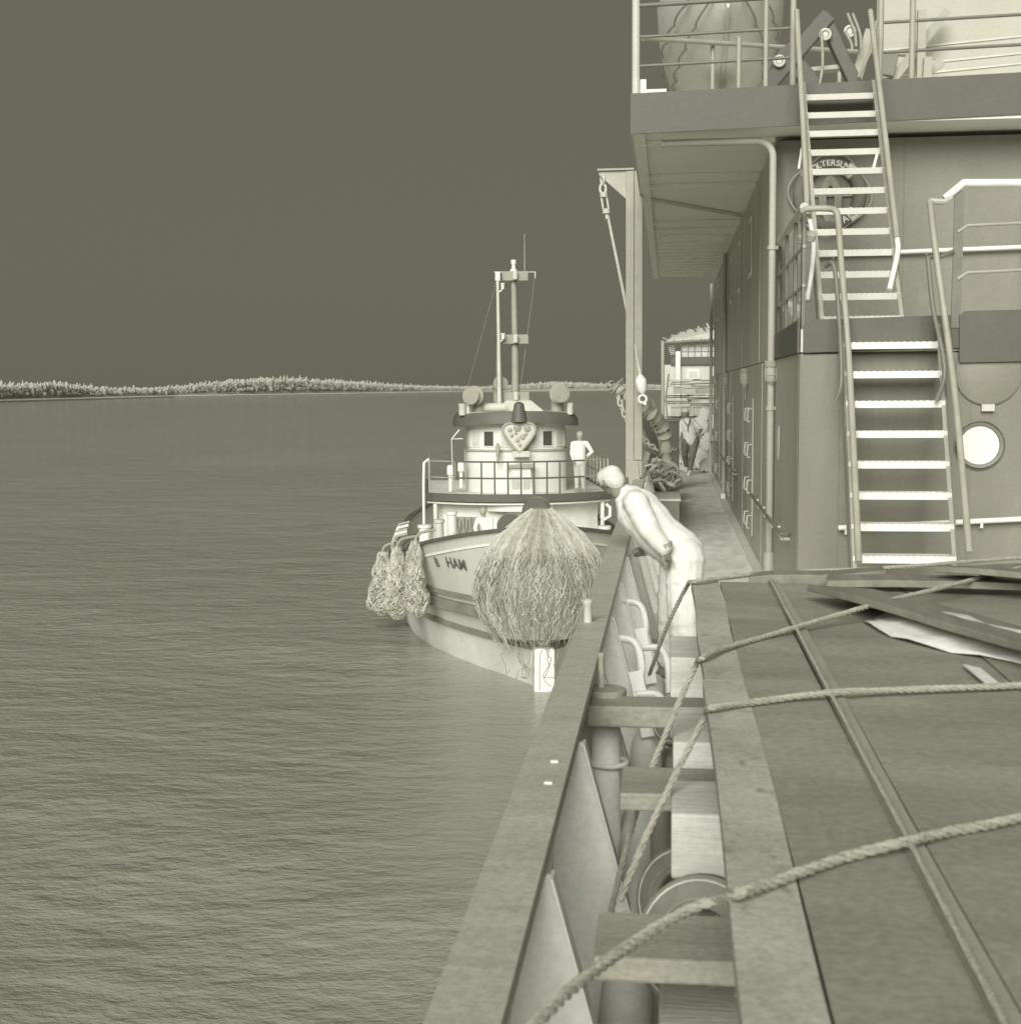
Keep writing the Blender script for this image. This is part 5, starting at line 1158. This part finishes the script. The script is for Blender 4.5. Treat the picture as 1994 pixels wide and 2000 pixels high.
mb = MB(); c = pt(1286, 907, Y=25.05); mb.box((c.x-.14, 25.1, .5), (c.x+.14, 25.16, .82)); fr_ = mb.build('notice_frame', m_white, loc=(c.x, 25.12, .5)); tag(fr_, 'white framed box on the dark square locker', 'box')
mb = MB(); mb.box((c.x-.08, 25.09, .55), (c.x+.08, 25.1, .78)); ob = mb.build('opening', m_dark, fr_)

# ================================================================== far end of the passage: timber, crates, sacks, after house
def far_crate(x, y, z, w_, h, m, lab):
    t = thing('crate', lab, 'crate', (x+w_/2, y, z), 'crates stacked at the end of the passage')
    mb = MB(); mb.box((x, y, z), (x+w_-.02, y+.5, z+h)); mb.build('board_body', m, t, bevel=.006)
    mb = MB(); mb.box((x, y-.02, z), (x+w_-.02, y-.002, z+.025)); mb.box((x, y-.02, z+h-.025), (x+w_-.02, y-.002, z+h)); mb.build('cleat', m_crate, t)
    return t
g = random.Random(31); names = ('first', 'second', 'third', 'fourth')
for lvl, (z, yy, lab) in enumerate(((1.38, 36.2, 'lower'), (1.93, 36.25, 'upper'))):
    for i in range(4):
        far_crate(.06+.29*i+.06*lvl, yy+g.uniform(-.05, .05), z+g.uniform(-.01, .02), .28, .23 if lvl == 0 else .19, m_crate if (i+lvl) % 2 else m_crate2, names[i]+' grey crate from the left in the '+lab+' row beyond the walking man')
def pile(label, x0, x1, y, z0, z1, n):
    t = thing('timber_pile', label, 'timber', ((x0+x1)/2, y, z0), 'timber layers between the crates')
    k = max(2, int((z1-z0)/.045))
    for i in range(k):
        z = z0+(z1-z0)*i/k
        for j in range(n):
            a = x0+(x1-x0)*j/n; mb = MB(); mb.bar((a+g.uniform(-.08, .03), y+g.uniform(-.1, .06), z+.02), (a+(x1-x0)/n+g.uniform(-.02, .06), y+g.uniform(-.1, .06), z+.02+g.uniform(-.02, .02)), .3, .034); mb.build('plank', m_timbery if (i+j) % 3 else m_timberl, t)
pile('dark plank layer on top of the crates, below the framed window', .06, 1.15, 36.5, 2.13, 2.33, 2)
pile('dark plank layer between the two crate rows', -.05, 1.15, 36.5, 1.62, 1.93, 2)
pile('dark plank layer beside the head of the walking man', -.05, .7, 36.4, .98, 1.37, 2)
mb = MB(); mb.box((-.02, 36.9, 0), (1.2, 37.4, 1.0)); tag(mb.build('pallet_base', m_timberl, loc=(.6, 37, 0)), 'pale timber base under the crates beyond the walking man', 'timber')
for i, (x, y, z, r_) in enumerate(((.86, 35.2, 0, .26), (1.0, 35.4, .45, .24), (.84, 35.5, .85, .24), (.18, 35.0, 0, .2), (.14, 35.2, .36, .18), (.92, 34.1, .0, .16), (.30, 34.6, .0, .14), (.95, 35.6, 1.22, .18))):
    mb = MB(); q = random.Random(i+50); mb.lathe([(r_*.3, 0), (r_*.9, .03), (r_, r_*.7), (r_*.95, r_*1.4), (r_*.5, r_*1.9), (r_*.2, r_*2.1)], (x, y, z), 14); mb.v = [(a+q.uniform(-.03, .03), b+q.uniform(-.03, .03), c_+q.uniform(-.015, .015)) for a, b, c_ in mb.v]
    ob = mb.build('sack', m_sack, loc=(x, y, z), smooth=True); md = ob.modifiers.new('sub', 'SUBSURF'); md.levels = 1; md.render_levels = 1
    tag(ob, ('big white sack on deck right of the walking man', 'white sack in the middle of the heap right of the man', 'white sack high in the heap by the side wall', 'white sack on deck left of the walking man', 'small white sack on top of the one left of the man', 'small white bundle at the foot of the far drain pipe', 'small white bundle by the left foot of the walking man', 'topmost white sack right of the walking man')[i], 'sack', 'white sacks at the end of the passage')
ah = thing('after_house', 'pale house with a glazed rail and slatted roof beyond the passage end', 'deckhouse', (1, 40, 0))
YA = 40.0
def za(y): return pt(1340, y, Y=YA).z
def xa(x): return pt(x, 720, Y=YA).x
mb = MB(); mb.box((xa(1297), YA, 0), (4, YA+.1, za(712))); mb.build('wall', m_pale, ah)
mb = MB(); mb.box((xa(1310), YA-.1, za(712)), (4, YA+.1, za(697))); mb.build('edge_band', m_dark, ah)
mb = MB(); mb.box((xa(1330), YA+.3, za(697)), (4, YA+.35, za(668))); mb.build('glazing_back', m_white, ah)
for i in range(7):
    x = xa(1331)+.19*i; mb = MB(); mb.box((x-.012, YA+.0, za(697)), (x+.012, YA+.03, za(666))); mb.build('glazing_bar', m_dark, ah)
for y in (677, 687):
    mb = MB(); mb.box((xa(1330), YA-.004, za(y)-.012), (4, YA-.001, za(y)+.012)); mb.build('glazing_bar', m_dark, ah)
mb = MB(); mb.bar((xa(1298), YA-.02, za(668)), (xa(1298)+2.6, YA-.02, za(660)), .05, .05); mb.build('eaves_bar', m_raildk, ah)
for i in range(15):
    x = xa(1302)+.13*i; zt = min(za(642), za(666)+.03+.028*i); mb = MB(); mb.bar((x+.1, YA-.02, za(666)-.0), (x-.22+.1, YA+1.2, zt+.12+.012*i), .05, .03); mb.build('roof_slat', m_raildk if i % 2 else m_pale, ah)
mb = MB(); mb.prism([(xa(1300), YA+.05, za(666)), (4, YA+.05, za(660)), (4, YA+1.3, za(610)), (xa(1345), YA+1.3, za(640)), (xa(1312), YA+1.3, za(652))], (0, 0, -.03)); mb.build('roof', m_pale, ah)
for i in range(7):
    mb = MB(); y0_, y1_ = 672+3.4*i, 670+3.4*i; mb.bar(pt(1303+i, y0_, Y=YA+.2), pt(1318, y1_, Y=YA+.2), .03, .02); mb.build('louvre', m_pale, ah)
mb = MB(); mb.box((xa(1319), YA-.2, 0), (xa(1329), YA-.05, za(686))); mb.build('vent_trunk', m_white, ah, bevel=.02)
w_ = MB(); w_.box((xa(1342), YA-.05, za(740)), (xa(1366), YA-.002, za(722))); wn = w_.build('window', m_white, ah); w_ = MB(); w_.box((xa(1345.5), YA-.06, za(737)), (xa(1362.5), YA-.051, za(725))); w_.build('pane', m_pale, wn)
mb = MB(); mb.cyl((xa(1295.5), YA-1.5, 0), (xa(1294.5), YA-1.5, za(668)), .05, n=12); tag(mb.build('flag_post', m_rail, loc=(xa(1295), YA-1.5, 0), smooth=True), 'slim pale post at the left corner of the far pale house', 'post')
mb = MB(); mb.tube([pt(1305, 840, Y=34), pt(1300, 780, Y=34), pt(1306, 730, Y=34)], .02, 6); tag(mb.build('side_rope', m_rope, loc=pt(1302, 840, Y=34)), 'thin pale line rising beside the crates', 'rope')
